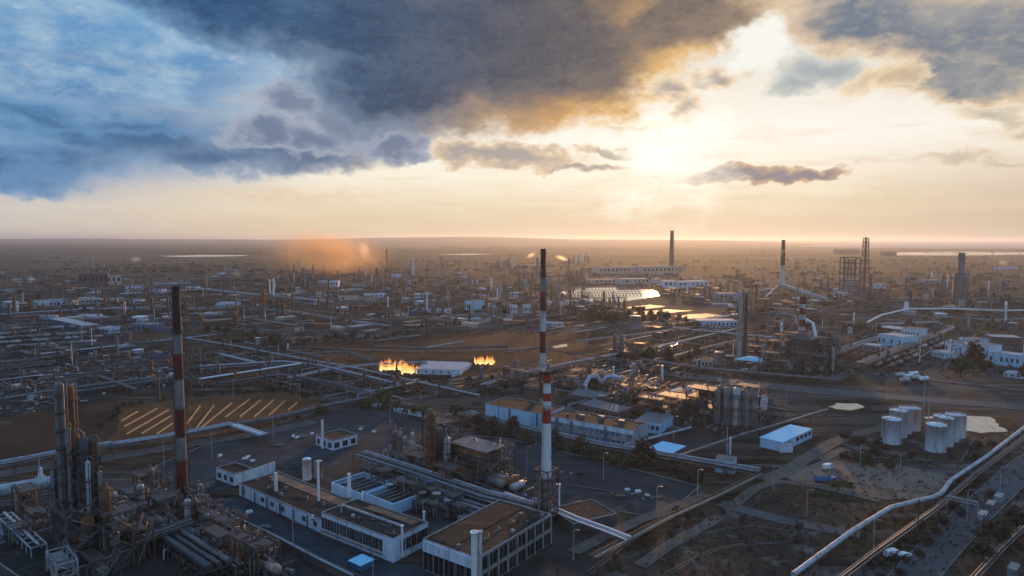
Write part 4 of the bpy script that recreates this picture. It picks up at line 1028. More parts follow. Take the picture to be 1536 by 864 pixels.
# blue basins behind halls
def basin(label, A, B, depth, h, wall):
    a = P(*A); b = P(*B); d = b-a; l = d.length; t = thing('open_basin', label, 'basin', a, math.atan2(d.y,d.x))
    w_ = MB(); w_.box(0,0,0,l,.5,h); w_.box(0,depth-.5,0,l,depth,h); w_.box(0,.5,0,.5,depth-.5,h); w_.box(l-.5,.5,0,l,depth-.5,h); w_.build('wall', M[wall], t)
    f = MB(); f.box(.5,.5,.1,l-.5,depth-.5,h*.45); f.build('contents', M['black'], t)
    c = MB()
    for i in range(5): x = l*(i+.7)/6; c.beam((x,.2,h+.1),(x,depth-.2,h+.1),.3)
    c.build('cross_beam', M['steel_grey'], t)
    return t
basin('dark open basin with pale blue walls behind the low hall', (497,738), (541,756), 16, 4.0, 'blue_wall')
basin('dark open basin with pale blue walls behind the taller hall', (548,757), (590,774), 15, 4.4, 'blue_wall')
# hall with exposed frame, bottom centre
def hall_c(t, l, d, h):
    n = 9
    for i in range(n):
        c = MB(); x = .25+(l-.5)*i/(n-1); c.box(x-.3,-.45,0,x+.3,-.03,h); c.build('column', M['concrete'], t)
    b = MB(); b.box(0,-.3,h*.44,l,-.031,h*.56); b.build('spandrel', M['concrete'], t)
    rs = MB(); rs.box(2,d*.5,h+.16,l*.96,d*.95,h+.3); rs.build('roof_strip', M['roof_brown'], t)
    roof_bits(t, l, d, h+.16, 9, .06, .44)
    o = MB(); o.box(-.55,d*.05,h*.68,-.05,d*.98,h*1.02); o.build('gable_panel', M['white_wall'], t)
bldg('dark hall with exposed concrete columns on its right side, bottom centre', (716,888), (826,815), 21, 9.5, 'conc_dark', 'roof_brown', win=8, wz=(.06,.92), wfill=.86, rows=2, extra=hall_c, parapet=.5, side=5, frames=True)
vent_stack('thick white stack at the bottom edge, wider of the twin stacks', 711.5, 905, 800, 9.5, 'white', group='twin white stacks')
vent_stack('thin pinkish white stack beside the thick one at the bottom edge', 720.5, 905, 799, 5, 'band_white', group='twin white stacks')
vent_stack('slim white capped stack right of the white chimney foot', 837.5, 771, 728, 5, 'white')
bldg('low dark flat shed right of the white chimney foot', (860,800), (925,784), 15, 3.2, 'conc_dark', 'roof', parapet=.3, name='low_shed')
bldg('low dark flat shed with a rusty roof on the yard edge', (838,776), (885,793), 12, 2.6, 'conc_dark', 'roof_rust', parapet=.3, name='low_shed')
bldg('small pale roofed hut between the pipework and the dark hall', (686,787), (706,793), 7, 2.8, 'grey_wall', 'roof_grey', parapet=0, name='hut')
bldg('small pale roofed hut beside the pipe rack below the machine shelter', (722,748), (738,754), 6, 2.4, 'grey_wall', 'roof_grey', parapet=0, name='hut')
bldg('small low pad hut just right of the pale hut by the machine shelter', (740,752), (756,756), 5, 2.0, 'cream_wall', 'roof_grey', parapet=0, name='hut')

# ------------------------------------------------------------------ long blue hall and the block behind it
def blue_ext(t, l, d, h):
    for x in (.22,.46,.5):
        p_ = MB(); p_.box(l*x*1.9 if x < .5 else l*.97,-.5,0,(l*x*1.9 if x < .5 else l*.97)+1.0,-.03,h*1.02); p_.build('pier', M['deep_blue'], t)
bldg('long pale blue windowless hall in the middle, left section', (728,632), (816,650), 20, 9.5, 'blue_wall', 'roof_brown', extra=blue_ext, doors=2, parapet=.5)
def blue_ext2(t, l, d, h):
    p_ = MB(); p_.box(0,-.3,h*.78,l,-.03,h*1.0); p_.build('upper_band', M['white_wall'], t)
    for x in (.1,.28,.68):
        q = MB(); q.box(l*x,-.55,0,l*x+1.4,-.32,h*.98); q.build('pier', M['deep_blue'], t)
    roof_bits(t, l, d, h+.16, 10, .15, .85)
    for (x,y) in ((.3,.4),(.5,.6),(.75,.5)):
        v = MB(); v.box(l*x,d*y,h+.16,l*x+3,d*y+2,h+1.6); v.build('roof_vent', M['steel_grey'], t)
bldg('right section of the blue hall with two rows of windows and a white cornice', (822,651), (949,675), 17, 9.2, 'grey_wall', 'roof_brown', win=16, rows=2, wz=(.12,.72), wfill=.72, extra=blue_ext2, end=2, parapet=.5, winmat='deep_blue')
bldg('white annex with a blue bay at the right end of the blue hall', (951,672), (972,655), 14, 7, 'blue_wall', 'roof_grey', parapet=.3, win=2)
bldg('flat teal roofed shed behind the right end of the blue hall', (952,646), (990,652), 20, 5.5, 'blue_wall', 'roof_grey', parapet=.2, win=5)
bldg('dark long roofed shed with a pale edge behind the blue hall', (868,618), (925,632), 14, 5, 'brick', 'roof_grey', parapet=.2, win=7)
bldg('grey roofed shed behind the middle of the blue hall', (856,604), (905,612), 16, 5, 'brick', 'roof_grey', parapet=0, gable=True)
bldg('brown cubic building behind the middle chimney with pale framing', (786,600), (806,603), 12, 9, 'brick', 'roof_brown', win=3, rows=2)
bldg('broad pale flat canopy roof near the pipe corner', (968,683), (1003,691), 17, 2.6, 'steel_grey', 'sky_blue', parapet=0, name='flat_canopy', cat='canopy')
def white_hall_ext(t, l, d, h):
    for i in range(4):
        v = MB(); x = l*(.2+.2*i); v.box(x,d*.3,h+.16,x+3.2,d*.55,h+1.5); v.build('roof_light', M['black'], t)
bldg('white roofed hall with four dark roof lights behind the dark silos', (985,608), (1060,623), 26, 7, 'grey_wall', 'roof_white', parapet=.2, extra=white_hall_ext, win=8)
for i, (px, py, s) in enumerate(((1078,640,1.0),(1090,642,1.05),(1103,643,1.05),(1116,643,1.0),(1128,642,.95))):
    column(['grey upright silo with a domed head, leftmost of the silo row','tall grey upright silo, second from left in the silo row','tall pale fronted silo in the middle of the silo row','grey upright silo, fourth from left in the silo row','dark upright silo at the right end of the silo row'][i], P(px,py), 21*s, 2.7, 'shell_pale' if i == 2 else 'shell', 'row of dark silos', plats=2, name='silo')
frame_struct('tall dark steel frame at the right end of the silo row', P(1122,634), 17, 12, 21, 4, name='steel_frame')
frame_struct('broad dark steel frame behind the left end of the silo row', P(1062,634), 20, 12, 19, 4)
frame_struct('brown steel frame left of the silo frames, behind the canopy', P(990,630), 22, 10, 12, 3, m='brick_red')
frame_struct('low brown steel frame behind the teal roofed shed', P(938,606), 24, 10, 12, 2, m='brick_red')
bldg('pale blue clad building right of the silo row', (1134,625), (1153,616), 12, 9, 'white_wall', 'roof_grey', parapet=.3, name='clad_building')
for (px, yt, yb, lab) in ((920,550,572,'thin white stack behind the winding duct'),(993,548,576,'thin white stack behind the white roofed hall'),(1137,575,600,'thin white stack behind the pale clad building'),(1095,656,683,'thin white stack beside the pale blue hut in the middle'),(432,515,525,'small white post stack left of the long diagonal pipeline')):
    vent_stack(lab, px, yb, yt, 3.2, 'white', cap=False)
# winding pale duct
def arc_duct(label, pts, r, m, name='duct'):
    ps = [P(px,py) + Vector((0,0,z)) for px,py,z in pts]; o = Vector((ps[0].x, ps[0].y, 0)); t = thing(name, label, 'duct', o)
    mb = MB(); mb.tube([p-o for p in ps], r, 10); mb.build('pipe', M[m], t)
    for p in ps[1:-1]:
        if p.z > 3: s = MB(); q = p-o; s.beam((q.x-.8,q.y,0),(q.x,q.y,q.z-r*.8),.4); s.beam((q.x+.8,q.y,0),(q.x,q.y,q.z-r*.8),.4); s.build('support', M['steel'], t)
    return t
arc_duct('pale winding duct arching over the sheds behind the blue hall', [(876,602,1),(878,598,9),(884,596,13),(895,596,13.5),(902,597,10),(910,596,13),(920,597,13.5),(932,599,13)], 1.5, 'silver')
arc_duct('cream bent duct rising above the winding duct', [(893,584,11),(903,583,12),(910,585,8),(917,588,2)], 1.4, 'cream_wall')
arc_duct('white hooked flue pipe curving down the right side of the furnace block', [(1203,553,35),(1208,553,38),(1217,555,36),(1221,557,28),(1221.5,558,3)], 1.2, 'white')

# pale blue hut and bus-like shed
bldg('pale blue hut under a thin stack beside the pipe corner', (1072,708), (1101,712), 9, 5.0, 'sky_blue', 'roof_grey', parapet=.2, name='blue_hut', doors=1)
def shed_ext(t, l, d, h):
    for i in range(8):
        c = MB(); x = .3+(l-.6)*i/7; c.box(x-.2,-.3,0,x+.2,-.03,h); c.build('column', M['white'], t)
bldg('white roofed pale blue shed with a window row standing alone on the bare plot', (1173,678), (1217,657), 11, 4.6, 'blue_wall', 'sky_blue', win=7, wz=(.42,.8), wfill=.72, parapet=0, extra=shed_ext, frames=False)
bldg('low white plinth hut at the near end of the lone white roofed shed', (1155,668), (1171,679), 6, 3.4, 'white_wall', 'roof_white', parapet=.15)

# white tank farm
tf = [(1336,664,15.5,8.6,33,'nearest broad white tank of the left tank cluster'),(1349,655,12,6.8,36,'white tank just behind the nearest one, left cluster'),(1357,649,11,6.8,34,'white tank third back in the left cluster'),(1370,645,10.5,7,30,'white tank at the back right of the left cluster'),(1343,650,11,6.2,32,'white tank at the back left of the left cluster'),
      (1403,676,16,9,36,'nearest broad white tank of the right tank cluster'),(1418,668,12,7,38,'white tank just behind the nearest one, right cluster'),(1427,661,11.5,7,36,'white tank third back in the right cluster'),(1438,656,10,7,31,'white tank at the back right of the right cluster'),(1409,662,11,6.2,35,'white tank at the back left of the right cluster')]
for px, py, wpx, _, hpx, lab in tf:
    b = P(px, py); k = mpp(b); tank(lab, b, wpx*k*.86, hpx*k*1.1, 'tank_white', 'clusters of white storage tanks', dome=.18)
# bund wall round the tank farm
def low_wall(label, pts, h, th, m, name='low_wall', cat='wall', posts=0, rail=None):
    ps = [P(*p) for p in pts]; o = ps[0].copy(); t = thing(name, label, cat, o); mb = MB()
    for i in range(len(ps)-1):
        a = ps[i]-o; b = ps[i+1]-o; d = (b-a).normalized(); n = Vector((-d.y,d.x,0))*th/2; e = d*(th/2 if i else 0)
        mb.prism([(a.x-n.x+e.x,a.y-n.y+e.y),(b.x-n.x+d.x*th/2,b.y-n.y+d.y*th/2),(b.x+n.x+d.x*th/2,b.y+n.y+d.y*th/2),(a.x+n.x+e.x,a.y+n.y+e.y)],0,h)
    mb.build('wall', M[m], t)
    if posts:
        for i in range(len(ps)-1):
            a = ps[i]-o; b = ps[i+1]-o; q = max(1,int((b-a).length/posts))
            for j in range(min(q,60)):
                p = a.lerp(b,(j+.5)/q); c = MB(); c.cb((p.x,p.y,h*.55),th*1.7,th*1.7,h*1.1,math.atan2((b-a).y,(b-a).x)); c.build('post', M['conc_dark'], t)
    if rail:
        r_ = MB(); r_.tube([p-o+Vector((0,0,h+.35)) for p in ps], .32, 8); r_.build('pipe', M[rail], t)
    return t
low_wall('low concrete bund wall round the white storage tanks', [(1262,668),(1310,690),(1440,697),(1462,660)], 1.2, .7, 'conc_dark')
low_wall('long pale wall carrying a white pipe in front of the two joined halls', [(329,775),(400,808),(470,846),(530,876)], 2.2, .6, 'conc_dark', posts=9, rail='silver', name='yard_wall')
low_wall('pale blue wall along the upper edge of the yard', [(558,609),(600,618),(672,635)], 2.2, .8, 'white_wall', posts=10, name='yard_wall')
low_wall('pale concrete wall from the gatehouse to the banded chimney', [(322,728),(290,738),(262,742)], 1.8, .5, 'concrete', name='yard_wall')
low_wall('pale wall along the low hall back edge from the gatehouse', [(358,727),(385,717),(412,707)], 4.3, .4, 'white_wall', name='yard_wall')

# ------------------------------------------------------------------ pipelines and racks
pipeline('thick silver pipeline crossing the lower right corner diagonally with a bend', [(1190,876),(1280,808),(1336,773),(1352,769),(1400,757),(1412,751),(1426,731),(1480,694),(1536,650),(1600,600)], 2.2, .8, 'silver', step=9)
pipe_rack('dark bundle of thin pipes running beside the thick silver pipeline', [(1262,880),(1310,842),(1400,776),(1470,715),(1560,645)], 2.4, 3, .34, mats=('dark_pipe','dark_pipe','dull_pipe'), tier=False, wide=False)
pipe_rack('long rack of dull pipes with one yellowish pipe along the right edge of the yard', [(890,850),(1005,787),(1076,754),(1139,722)], 3.0, 4, .3, mats=('dull_pipe','cream_wall','dark_pipe','rust'), tier=False, wide=False)
pipe_rack('pipe rack running along the front of the blue hall to the pipe corner', [(702,630),(760,647),(900,680),(936,686),(1016,700),(1139,722)], 4.5, 4, .4, mats=('silver','dull_pipe','dark_pipe'), step=12)
pipeline('thick pale pipe with a warm lit end running up to the right from the canopy', [(1016,697),(1111,663),(1190,640),(1240,624)], 3.0, .65, 'dull_pipe')
pipeline('pale pipe running up past the canopy towards the silos', [(938,676),(1000,660),(1036,650)], 2.5, .6, 'silver')
pipe_rack('white pipes on low trestles leaving the white chimney foot to the right', [(824,775),(862,792),(905,808),(942,823)], 3.2, 3, .45, mats=('white','silver'), tier=False)
pipe_rack('broad dark pipe rack between the basins and the columns', [(540,700),(620,727),(725,765),(800,785)], 6, 6, .4, walkway=True)
pipe_rack('second dark pipe rack just in front of the broad one, by the basins', [(590,738),(660,762),(730,785)], 5, 5, .36)
pipeline('pale thin pipe across the roofs of the pipework left of the white chimney', [(758,762),(800,778)], 5, .6, 'silver')
pipe_rack('pale elevated pipe rack along the west road left of the banded chimney', [(-40,722),(80,698),(168,682)], 5.5, 5, .42, mats=('silver','dull_pipe'))
pipe_rack('pale elevated pipe rack along the striped field, right of the banded chimney', [(168,684),(265,668),(330,655),(348,651)], 5.5, 5, .42, mats=('silver','dull_pipe'))
pipe_rack('short pale rack turning from the striped field onto the yard', [(350,652),(396,668)], 5, 4, .5, mats=('silver','white'), tier=False)
pipe_rack('dark pipe rack from the striped field to the workshop corner', [(350,650),(420,638),(480,622),(552,608)], 4.5, 4, .4, mats=('dark_pipe','dull_pipe'))
pipe_rack('long pale diagonal pipe rack from upper left to the blue hall', [(280,515),(350,527),(420,541),(545,565),(660,592),(720,606)], 5, 2, .5, mats=('silver','dull_pipe'), step=15)
pipe_rack('pipe rack crossing behind the striped field towards the burning pits', [(300,560),(425,552),(480,558),(545,574),(600,588)], 5, 4, .5, mats=('dull_pipe','silver'), step=18)
pipe_rack('pale pipes rising to the right below the burning pits', [(433,578),(500,562),(564,556),(640,552)], 4.5, 3, .55, mats=('silver','dull_pipe'), step=18)
pipe_rack('dark pipes along the far side of the striped field', [(330,586),(420,572),(500,585),(560,603)], 4.5, 4, .45, mats=('dark_pipe','dull_pipe'), step=18)
pipe_rack('long pipe rack behind the middle chimney rising to the right', [(725,590),(780,572),(850,556),(930,540),(1000,528)], 5, 4, .5, mats=('dull_pipe','silver'), step=20)
pipe_rack('upper of the parallel pipe lines left of the tall grey column pair', [(985,527),(1050,512),(1112,497)], 4, 4, .6, mats=('dull_pipe','silver'), step=20)
pipe_rack('lower of the parallel pipe lines left of the tall grey column pair', [(1000,545),(1060,528),(1110,516)], 4, 4, .6, mats=('dull_pipe','dark_pipe'), step=20)
pipe_rack('pipe lines along the cross road below the blue canopy', [(960,546),(1050,560),(1180,572),(1260,578)], 4, 4, .5, mats=('dull_pipe','dark_pipe'), step=22)
pipe_rack('pipe rack rising from the furnace block towards the pale works', [(1180,560),(1250,538),(1300,520),(1350,505)], 5, 5, .6, mats=('dull_pipe','silver','dark_pipe'), step=20)
pipeline('long white elevated pipeline across the far right behind the works', [(1300,492),(1322,480),(1362,470),(1432,470),(1494,473),(1570,472)], 5, 1.2, 'white', step=30)
pipe_rack('pale pipes below the long white pipeline at far right', [(1320,492),(1400,489),(1428,497),(1408,506)], 4, 3, .7, mats=('silver','dull_pipe'), step=25)
pipe_rack('rack of dark pipes running up to the right behind the works', [(1290,556),(1340,535),(1400,510)], 5, 6, .6, mats=('dark_pipe','dull_pipe'), step=18)
pipe_rack('twin dark ducts dropping to the lower edge left of the long yard wall', [(188,778),(250,818),(330,872)], 4, 3, 1.2, gap=3.0, mats=('dark_pipe','dark_pipe','dull_pipe'), tier=False)
pipe_rack('dark pipe bridge crossing the twin dark ducts at the lower left', [(200,846),(262,822),(288,812)], 7, 4, .4, mats=('dull_pipe','dark_pipe'))
pipe_rack('pale bent pipes stepping down right of the pipe bridge at lower left', [(280,815),(304,826),(312,834),(360,866)], 3.5, 3, .4, mats=('silver','dull_pipe'), tier=False)
pipeline('very thick dull silver pipe lying at the left edge', [(-60,765),(0,752),(90,736)], 1.5, 2.5, 'silver', step=12)
pipe_rack('low dark pipes in front of the very thick pipe at the left edge', [(-40,776),(60,760),(100,752)], 3, 6, .4, mats=('dark_pipe','dull_pipe'))
pipe_rack('thin pipe rack running under the windowed block at far left', [(0,478),(120,470),(260,466)], 5, 3, .7, mats=('silver','dull_pipe'), step=30)
pipe_rack('far pale pipe rack left of the dark columns', [(290,436),(380,446),(470,455),(500,458)], 5, 3, .9, mats=('silver','silver'), step=34)
pipe_rack('far pale pipe rack below the dark columns', [(290,470),(350,466),(430,472),(505,485)], 5, 3, .8, mats=('silver','dull_pipe'), step=30)
pipe_rack('pale side pipes at the lower right verge', [(1460,880),(1500,835),(1536,800),(1600,740)], 2.2, 3, .32, mats=('dark_pipe','dull_pipe'), tier=False)

# ------------------------------------------------------------------ striped field
for i, (xa, ya, xb, yb) in enumerate(((140,405,250,342),(160,442,378,322),(175,492,455,330),(275,488,470,370),(375,490,480,420),(570,425,660,305),(628,460,750,303),(650,462,870,285),(825,380,985,262),(920,378,1062,265),(1015,378,1145,265),(1110,370,1218,272),(1240,332,1297,285))):
    a = P(150+xa/4.389, 540+ya/4.389); b = P(150+xb/4.389, 540+yb/4.389); d = b-a; t = thing('drying_bed_strip', None, 'strip', a, math.atan2(d.y,d.x), 'pale strips across the brown field', adj='narrow pale concrete strip')
    mb = MB(); mb.box(0,-.3,0,d.length,.3,.4); mb.build('kerb', M['strip'], t)
    g2 = MB(); g2.tube([(0,.2,.55),(d.length,.2,.55)],.14,6); g2.build('pipe', M['strip'], t)
    t['label'] = ['short pale strip at the far left end of the brown field','long pale strip second from the left across the brown field','longest pale strip left of the banded chimney','pale strip just left of the banded chimney, fourth from left','short pale strip touching the left side of the banded chimney','pale strip emerging behind the right side of the banded chimney','pale strip second to the right of the banded chimney','longest pale strip right of the banded chimney, reaching nearest the road','pale strip in the middle of the right half of the brown field','pale strip fourth from the right end of the brown field','pale strip third from the right end of the brown field','pale strip second from the right end of the brown field','shortest pale strip at the far right end of the brown field'][i]

# ------------------------------------------------------------------ burning pits with white building
bldg('low pale blue white building between the two fires', (622,561), (690,563), 34, 3.6, 'white_wall', 'roof_white', parapet=.3, win=6, wz=(.4,.7), wfill=.25)
low_wall('pale blue white wall sloping down towards the right fire', [(678,566),(690,561),(706,550)], 3, .8, 'white_wall', name='yard_wall')
def flame_mat():
    m, nt_, b = new_mat('flame'); nt_.nodes.remove(b)
    o = nt_.nodes['Material Output']; tcn = N(nt_, 'ShaderNodeTexCoord'); s = N(nt_, 'ShaderNodeSeparateXYZ'); nt_.links.new(tcn.outputs['Generated'], s.inputs[0])
    c = ramp(nt_, s.outputs[2], [(0,(1,.75,.35)),(.25,(1,.6,.2)),(.6,(1,.36,.08)),(1,(.6,.12,.02))])
    e = N(nt_, 'ShaderNodeEmission'); nt_.links.new(c, e.inputs[0]); e.inputs[1].default_value = 1.5
    tr = N(nt_, 'ShaderNodeBsdfTransparent'); mx = N(nt_, 'ShaderNodeMixShader')
    n = noise(nt_, pos(nt_, (1,1,.6)), .9, 6, .75); ad = N(nt_, 'ShaderNodeMath', operation='SUBTRACT'); nt_.links.new(n, ad.inputs[0])
    z2 = N(nt_, 'ShaderNodeMath', operation='MULTIPLY'); nt_.links.new(s.outputs[2], z2.inputs[0]); z2.inputs[1].default_value = .45; nt_.links.new(z2.outputs[0], ad.inputs[1])
    k = ramp(nt_, ad.outputs[0], [(.1,(0,0,0)),(.42,(1,1,1))]); nt_.links.new(k, mx.inputs[0]); nt_.links.new(tr.outputs[0], mx.inputs[1]); nt_.links.new(e.outputs[0], mx.inputs[2])
    nt_.links.new(mx.outputs[0], o.inputs['Surface']); return m
M['flame'] = flame_mat()
def fire(label, px, py, wpx, hpx, n, seed):
    b = P(px, py); k = mpp(b); rr = random.Random(seed); t = thing('pit_fire', label, 'fire', b)
    bd = MB(); bd.lathe([(wpx*k*.55,0),(wpx*k*.52,.8),(wpx*k*.48,.8),(wpx*k*.46,.2),(0,.15)],18); bo = bd.build('fire_bed', M['black'], t); bo.scale = (1,.55,1)
    for i in range(n):
        x = (rr.random()-.5)*wpx*k; y = rr.uniform(-5,5); h = hpx*k*1.05*rr.uniform(.3,1)*(1-.6*abs(x)/(wpx*k)); r = wpx*k*rr.uniform(.022,.05)
        mb = MB(); prof = []; m_ = 9; ox, oy = rr.uniform(-.25,.25)*h, rr.uniform(-.2,.2)*h
        vs = []; ns = 8; p1_, p2_ = rr.uniform(0,6), rr.uniform(0,6)
        for j in range(m_+1):
            f = j/m_; rad = r*(math.sin(PI*min(1,.22+f*.78)))*(1-.25*f)+.02
            cx = x+ox*f*f+math.sin(f*7+p1_)*r*.35*f; cy_ = y+oy*f*f+math.sin(f*6+p2_)*r*.3*f
            for q in range(ns):
                a = 2*PI*q/ns; vs.append((cx+rad*math.cos(a)*(1+.2*math.sin(a*3+p1_)), cy_+rad*math.sin(a), .2+h*f))
        mb.add(vs,[(j*ns+q,j*ns+(q+1)%ns,(j+1)*ns+(q+1)%ns,(j+1)*ns+q) for j in range(m_) for q in range(ns)],True); mb.build('flame', M['flame'], t)
    return t
fire('broad orange fire left of the low pale building, larger left part', 590, 555, 38, 22, 64, 1)
fire('pale orange fire touching the left end of the low pale building', 615, 560, 24, 20, 46, 2)
fire('small orange fire right of the low pale building', 727, 546, 30, 17, 46, 3)

# ------------------------------------------------------------------ corner columns and frames (bottom left)
b = P(105, 842)
column('tallest grey column of the corner group, at the lower left', P(100,845), zat(100,572,P(100,845)), 1.45, 'shell', plats=7, rz=.5)
column('rusty orange column close behind the tallest corner column', P(115,832), zat(115,577,P(115,832)), 1.3, 'rust', plats=5, rz=.4, rim='brick_red')
column('dark column third from left in the corner group', P(122,842), zat(122,650,P(122,842)), 1.2, 'rust', plats=4, rz=1)
column('dark green grey column in the middle of the corner group', P(133,846), zat(133,655,P(133,846)), 1.6, 'dark_pipe', plats=4, rz=2)
column('orange rusted slim column at the right of the corner group', P(147,842), zat(147,658,P(147,842)), 1.1, 'rust', plats=5, rz=.2, rim='brick_red')
column('low dark column at the left flank of the corner group', P(93,836), zat(93,684,P(93,836)), 1.2, 'brick_red', plats=3, rz=.2)
column('grey column close against the middle of the corner group', P(128,832), zat(128,664,P(128,832)), 1.3, 'shell_pale', plats=3, rz=.3)
column('slim dull column at the back of the corner group', P(140,828), zat(140,672,P(140,828)), 1.0, 'shell', plats=3, rz=.8)
frame_struct('dark steel frame round the feet of the corner columns', P(122,852), 13, 10, 18, 4)
frame_struct('tall dark steel frame holding the backs of the corner columns', P(128,836), 15, 6, 33, 6)
for i,(px,py,yt,r,m,lab) in enumerate(((111,850,640,.7,'dull_pipe','slim dull riser in front of the tallest corner column'),(138,850,690,.8,'shell_pale','slim pale riser in front of the green grey corner column'),(155,846,705,.7,'shell','slim grey riser right of the orange rusted column'),(86,846,705,.8,'shell','slim grey riser left of the corner group'),(165,850,730,1.0,'rust','short rusty column right of the orange rusted column'))):
    column(lab, P(px,py), zat(px,yt,P(px,py)), r, m, plats=2)
frame_struct('dark steel frame right of the corner columns', P(176,846), 9, 9, 17, 3)
frame_struct('tall thin steel stair frame behind the corner columns', P(105,822), 6, 6, 26, 5)
for i,(px,py,h,r,m,lab) in enumerate(((159,795,13,1.3,'shell_pink','pinkish upright drum, left of three right of the corner columns'),(171,793,13,1.6,'shell_pink','broad pinkish upright drum, middle of three right of the corner columns'),(184,796,10.5,1.5,'shell_pink','low pinkish upright drum, right of three right of the corner columns'))):
    column(lab, P(px,py), h, r, m, 'pinkish drums right of the corner columns', plats=1, name='upright_drum')
# long gantry on the left edge
A = P(8, 806); B = P(60, 858); d = B-A; t = thing('gantry', 'pale steel gantry with bays running down the lower left corner', 'gantry', A, math.atan2(d.y,d.x)); l = d.length
mb = MB(); hh = 8
for y in (-2,2):
    mb.beam((0,y,hh),(l,y,hh),.35); mb.beam((0,y,hh*.45),(l,y,hh*.45),.3)
    for i in range(9): mb.beam((l*i/8,y,0),(l*i/8,y,hh),.35)
for i in range(9): mb.beam((l*i/8,-2,hh),(l*i/8,2,hh),.3)
mb.build('frame', M['galv'], t)
for i in range(8): m2 = MB(); m2.box(l*i/8+.4,-1.6,0,l*(i+1)/8-.4,1.6,hh*.42); m2.build('bay_panel', M['deep_blue'], t)
m2 = MB(); m2.tube([(0,0,hh+.5),(l,0,hh+.5)],.4,8); m2.build('pipe', M['silver'], t)
frame_struct('pale open steel staircase frame at the bottom left edge', P(95,890), 12, 5, 11, 3, m='galv', equip=False, rz=R(-45), decks='steel_grey')
bldg('flat dark roof at the bottom left corner', (-30,850), (48,905), 30, 5, 'conc_dark', 'roof', parapet=.4)
mast('pale post tank left of the corner columns', 61, 716, 701, 'white', .8, name='post_tank', cat='post')
mast('second pale post left of the corner columns', 84, 712, 690, 'shell_pink', .7, name='post_tank', cat='post')
# tangle round the left chimney
bc = [(205,770),(215,790),(235,765),(250,790),(300,790),(290,770),(320,800),(345,815),(300,820),(330,840),(370,850),(395,860),(240,815),(222,748),(30,835),(150,866),(205,835),(185,815),(62,795),(40,775)]
adjs = ['dark steel frame of pipes']
for i, (px, py) in enumerate(bc):
    frame_struct(None, P(px,py), rnd.uniform(6,12), rnd.uniform(5,8), rnd.uniform(5,11), rnd.choice([1,2,2]), adj='rusty brown steel frame full of pipework' if i % 2 else 'dark steel frame full of pipework', m='brick_red' if i % 3 == 1 else 'steel', group='steel frames round the left chimney')
for i, (px, py, h, r, m) in enumerate(((228,752,13,1.2,'shell'),(240,780,11,1.1,'rust'),(212,775,12,1.3,'shell_pale'),(300,765,10,1.3,'shell_pink'),(310,810,9,1.2,'shell'),(282,800,12,1.2,'shell_pale'),(335,822,8,1.3,'rust'),(258,775,15,1.0,'shell'))):
    column(None, P(px,py), h, r, m, 'small columns round the left chimney', adj={'shell':'small grey column','rust':'small rusty column','shell_pale':'small pale column','shell_pink':'small pinkish column'}[m], plats=1)
for i, (px, py, m) in enumerate(((220,802,'shell_pale'),(262,805,'shell'),(320,785,'shell_pale'),(352,835,'shell_pink'),(380,850,'shell'),(238,740,'rust'),(410,868,'shell_pink'),(372,838,'rust'))):
    vessel(None, P(px,py), rnd.uniform(5,8), rnd.uniform(1.0,1.5), YAW+rnd.choice([0,PI/2]), m, 2.2, 'vessels round the left chimney', adj={'shell':'grey horizontal vessel','rust':'rusty horizontal vessel','shell_pale':'pale horizontal vessel','shell_pink':'pinkish horizontal vessel'}[m])
b0 = P(284,765); hh = zat(284,455,b0)
t = thing('guy_mast', 'thin steel lattice mast close beside the left banded chimney', 'mast', b0, YAW); mb = MB()
for i in range(26):
    z0,z1 = hh*i/26, hh*(i+1)/26
    for (x,y),(x2,y2) in (((-.5,-.5),(.5,-.5)),((.5,-.5),(0,.5)),((0,.5),(-.5,-.5))): mb.beam((x,y,z0),(x,y,z1),.13); mb.beam((x,y,z0),(x2,y2,z1),.09)
mb.build('lattice', M['steel'], t)
# ------------------------------------------------------------------ central process unit
frame_struct('covered machine shelter with a grey sloping roof in the central unit', P(716,724), 20, 11, 13, 3, roof='roof_grey', name='machine_shelter')
column('tall rusty brown column rising highest in the central unit', P(648,722), zat(648,618,P(648,722)), 1.9, 'rust', plats=5, rim='steel')
column('dark column right behind the tallest rusty column of the central unit', P(657,716), zat(657,640,P(657,716)), 2.2, 'shell', plats=4)
column('pale bluish column right of the tallest rusty column', P(671,724), zat(671,655,P(671,724)), 1.5, 'shell_pale', plats=3)
column('slim pale column near the left of the central unit', P(619,688), zat(619,648,P(619,688)), .8, 'white', plats=1, lad=False)
column('dark slim column at the left end of the central unit', P(592,702), zat(592,645,P(592,702)), 1.3, 'shell', plats=3)
column('pinkish topped column second from left in the central unit', P(600,692), zat(600,647,P(600,692)), 1.2, 'shell_pink', plats=2)
column('grey column third from left in the central unit', P(607,700), zat(607,655,P(607,700)), 1.1, 'shell_pale', plats=2)
column('short white upright vessel in front of the rusty column', P(641,702), 8.5, 1.0, 'white', plats=0, lad=False)
for i,(px,py,wx,h,f,m) in enumerate(((630,712,12,9,2,'steel'),(662,706,14,22,4,'steel'),(690,716,12,15,3,'steel'),(750,722,8,15,3,'steel'),(605,706,14,8,2,'steel_grey'),(625,700,16,6,1,'steel_grey'),(700,735,18,7,1,'steel'),(675,735,10,10,2,'brick_red'))):
    frame_struct(None, P(px,py), wx, 9, h, f, m=m, group='steel frames of the central unit', adj=['tall dark','broad dark','brown','narrow dark'][i%4]+' steel frame with decks')
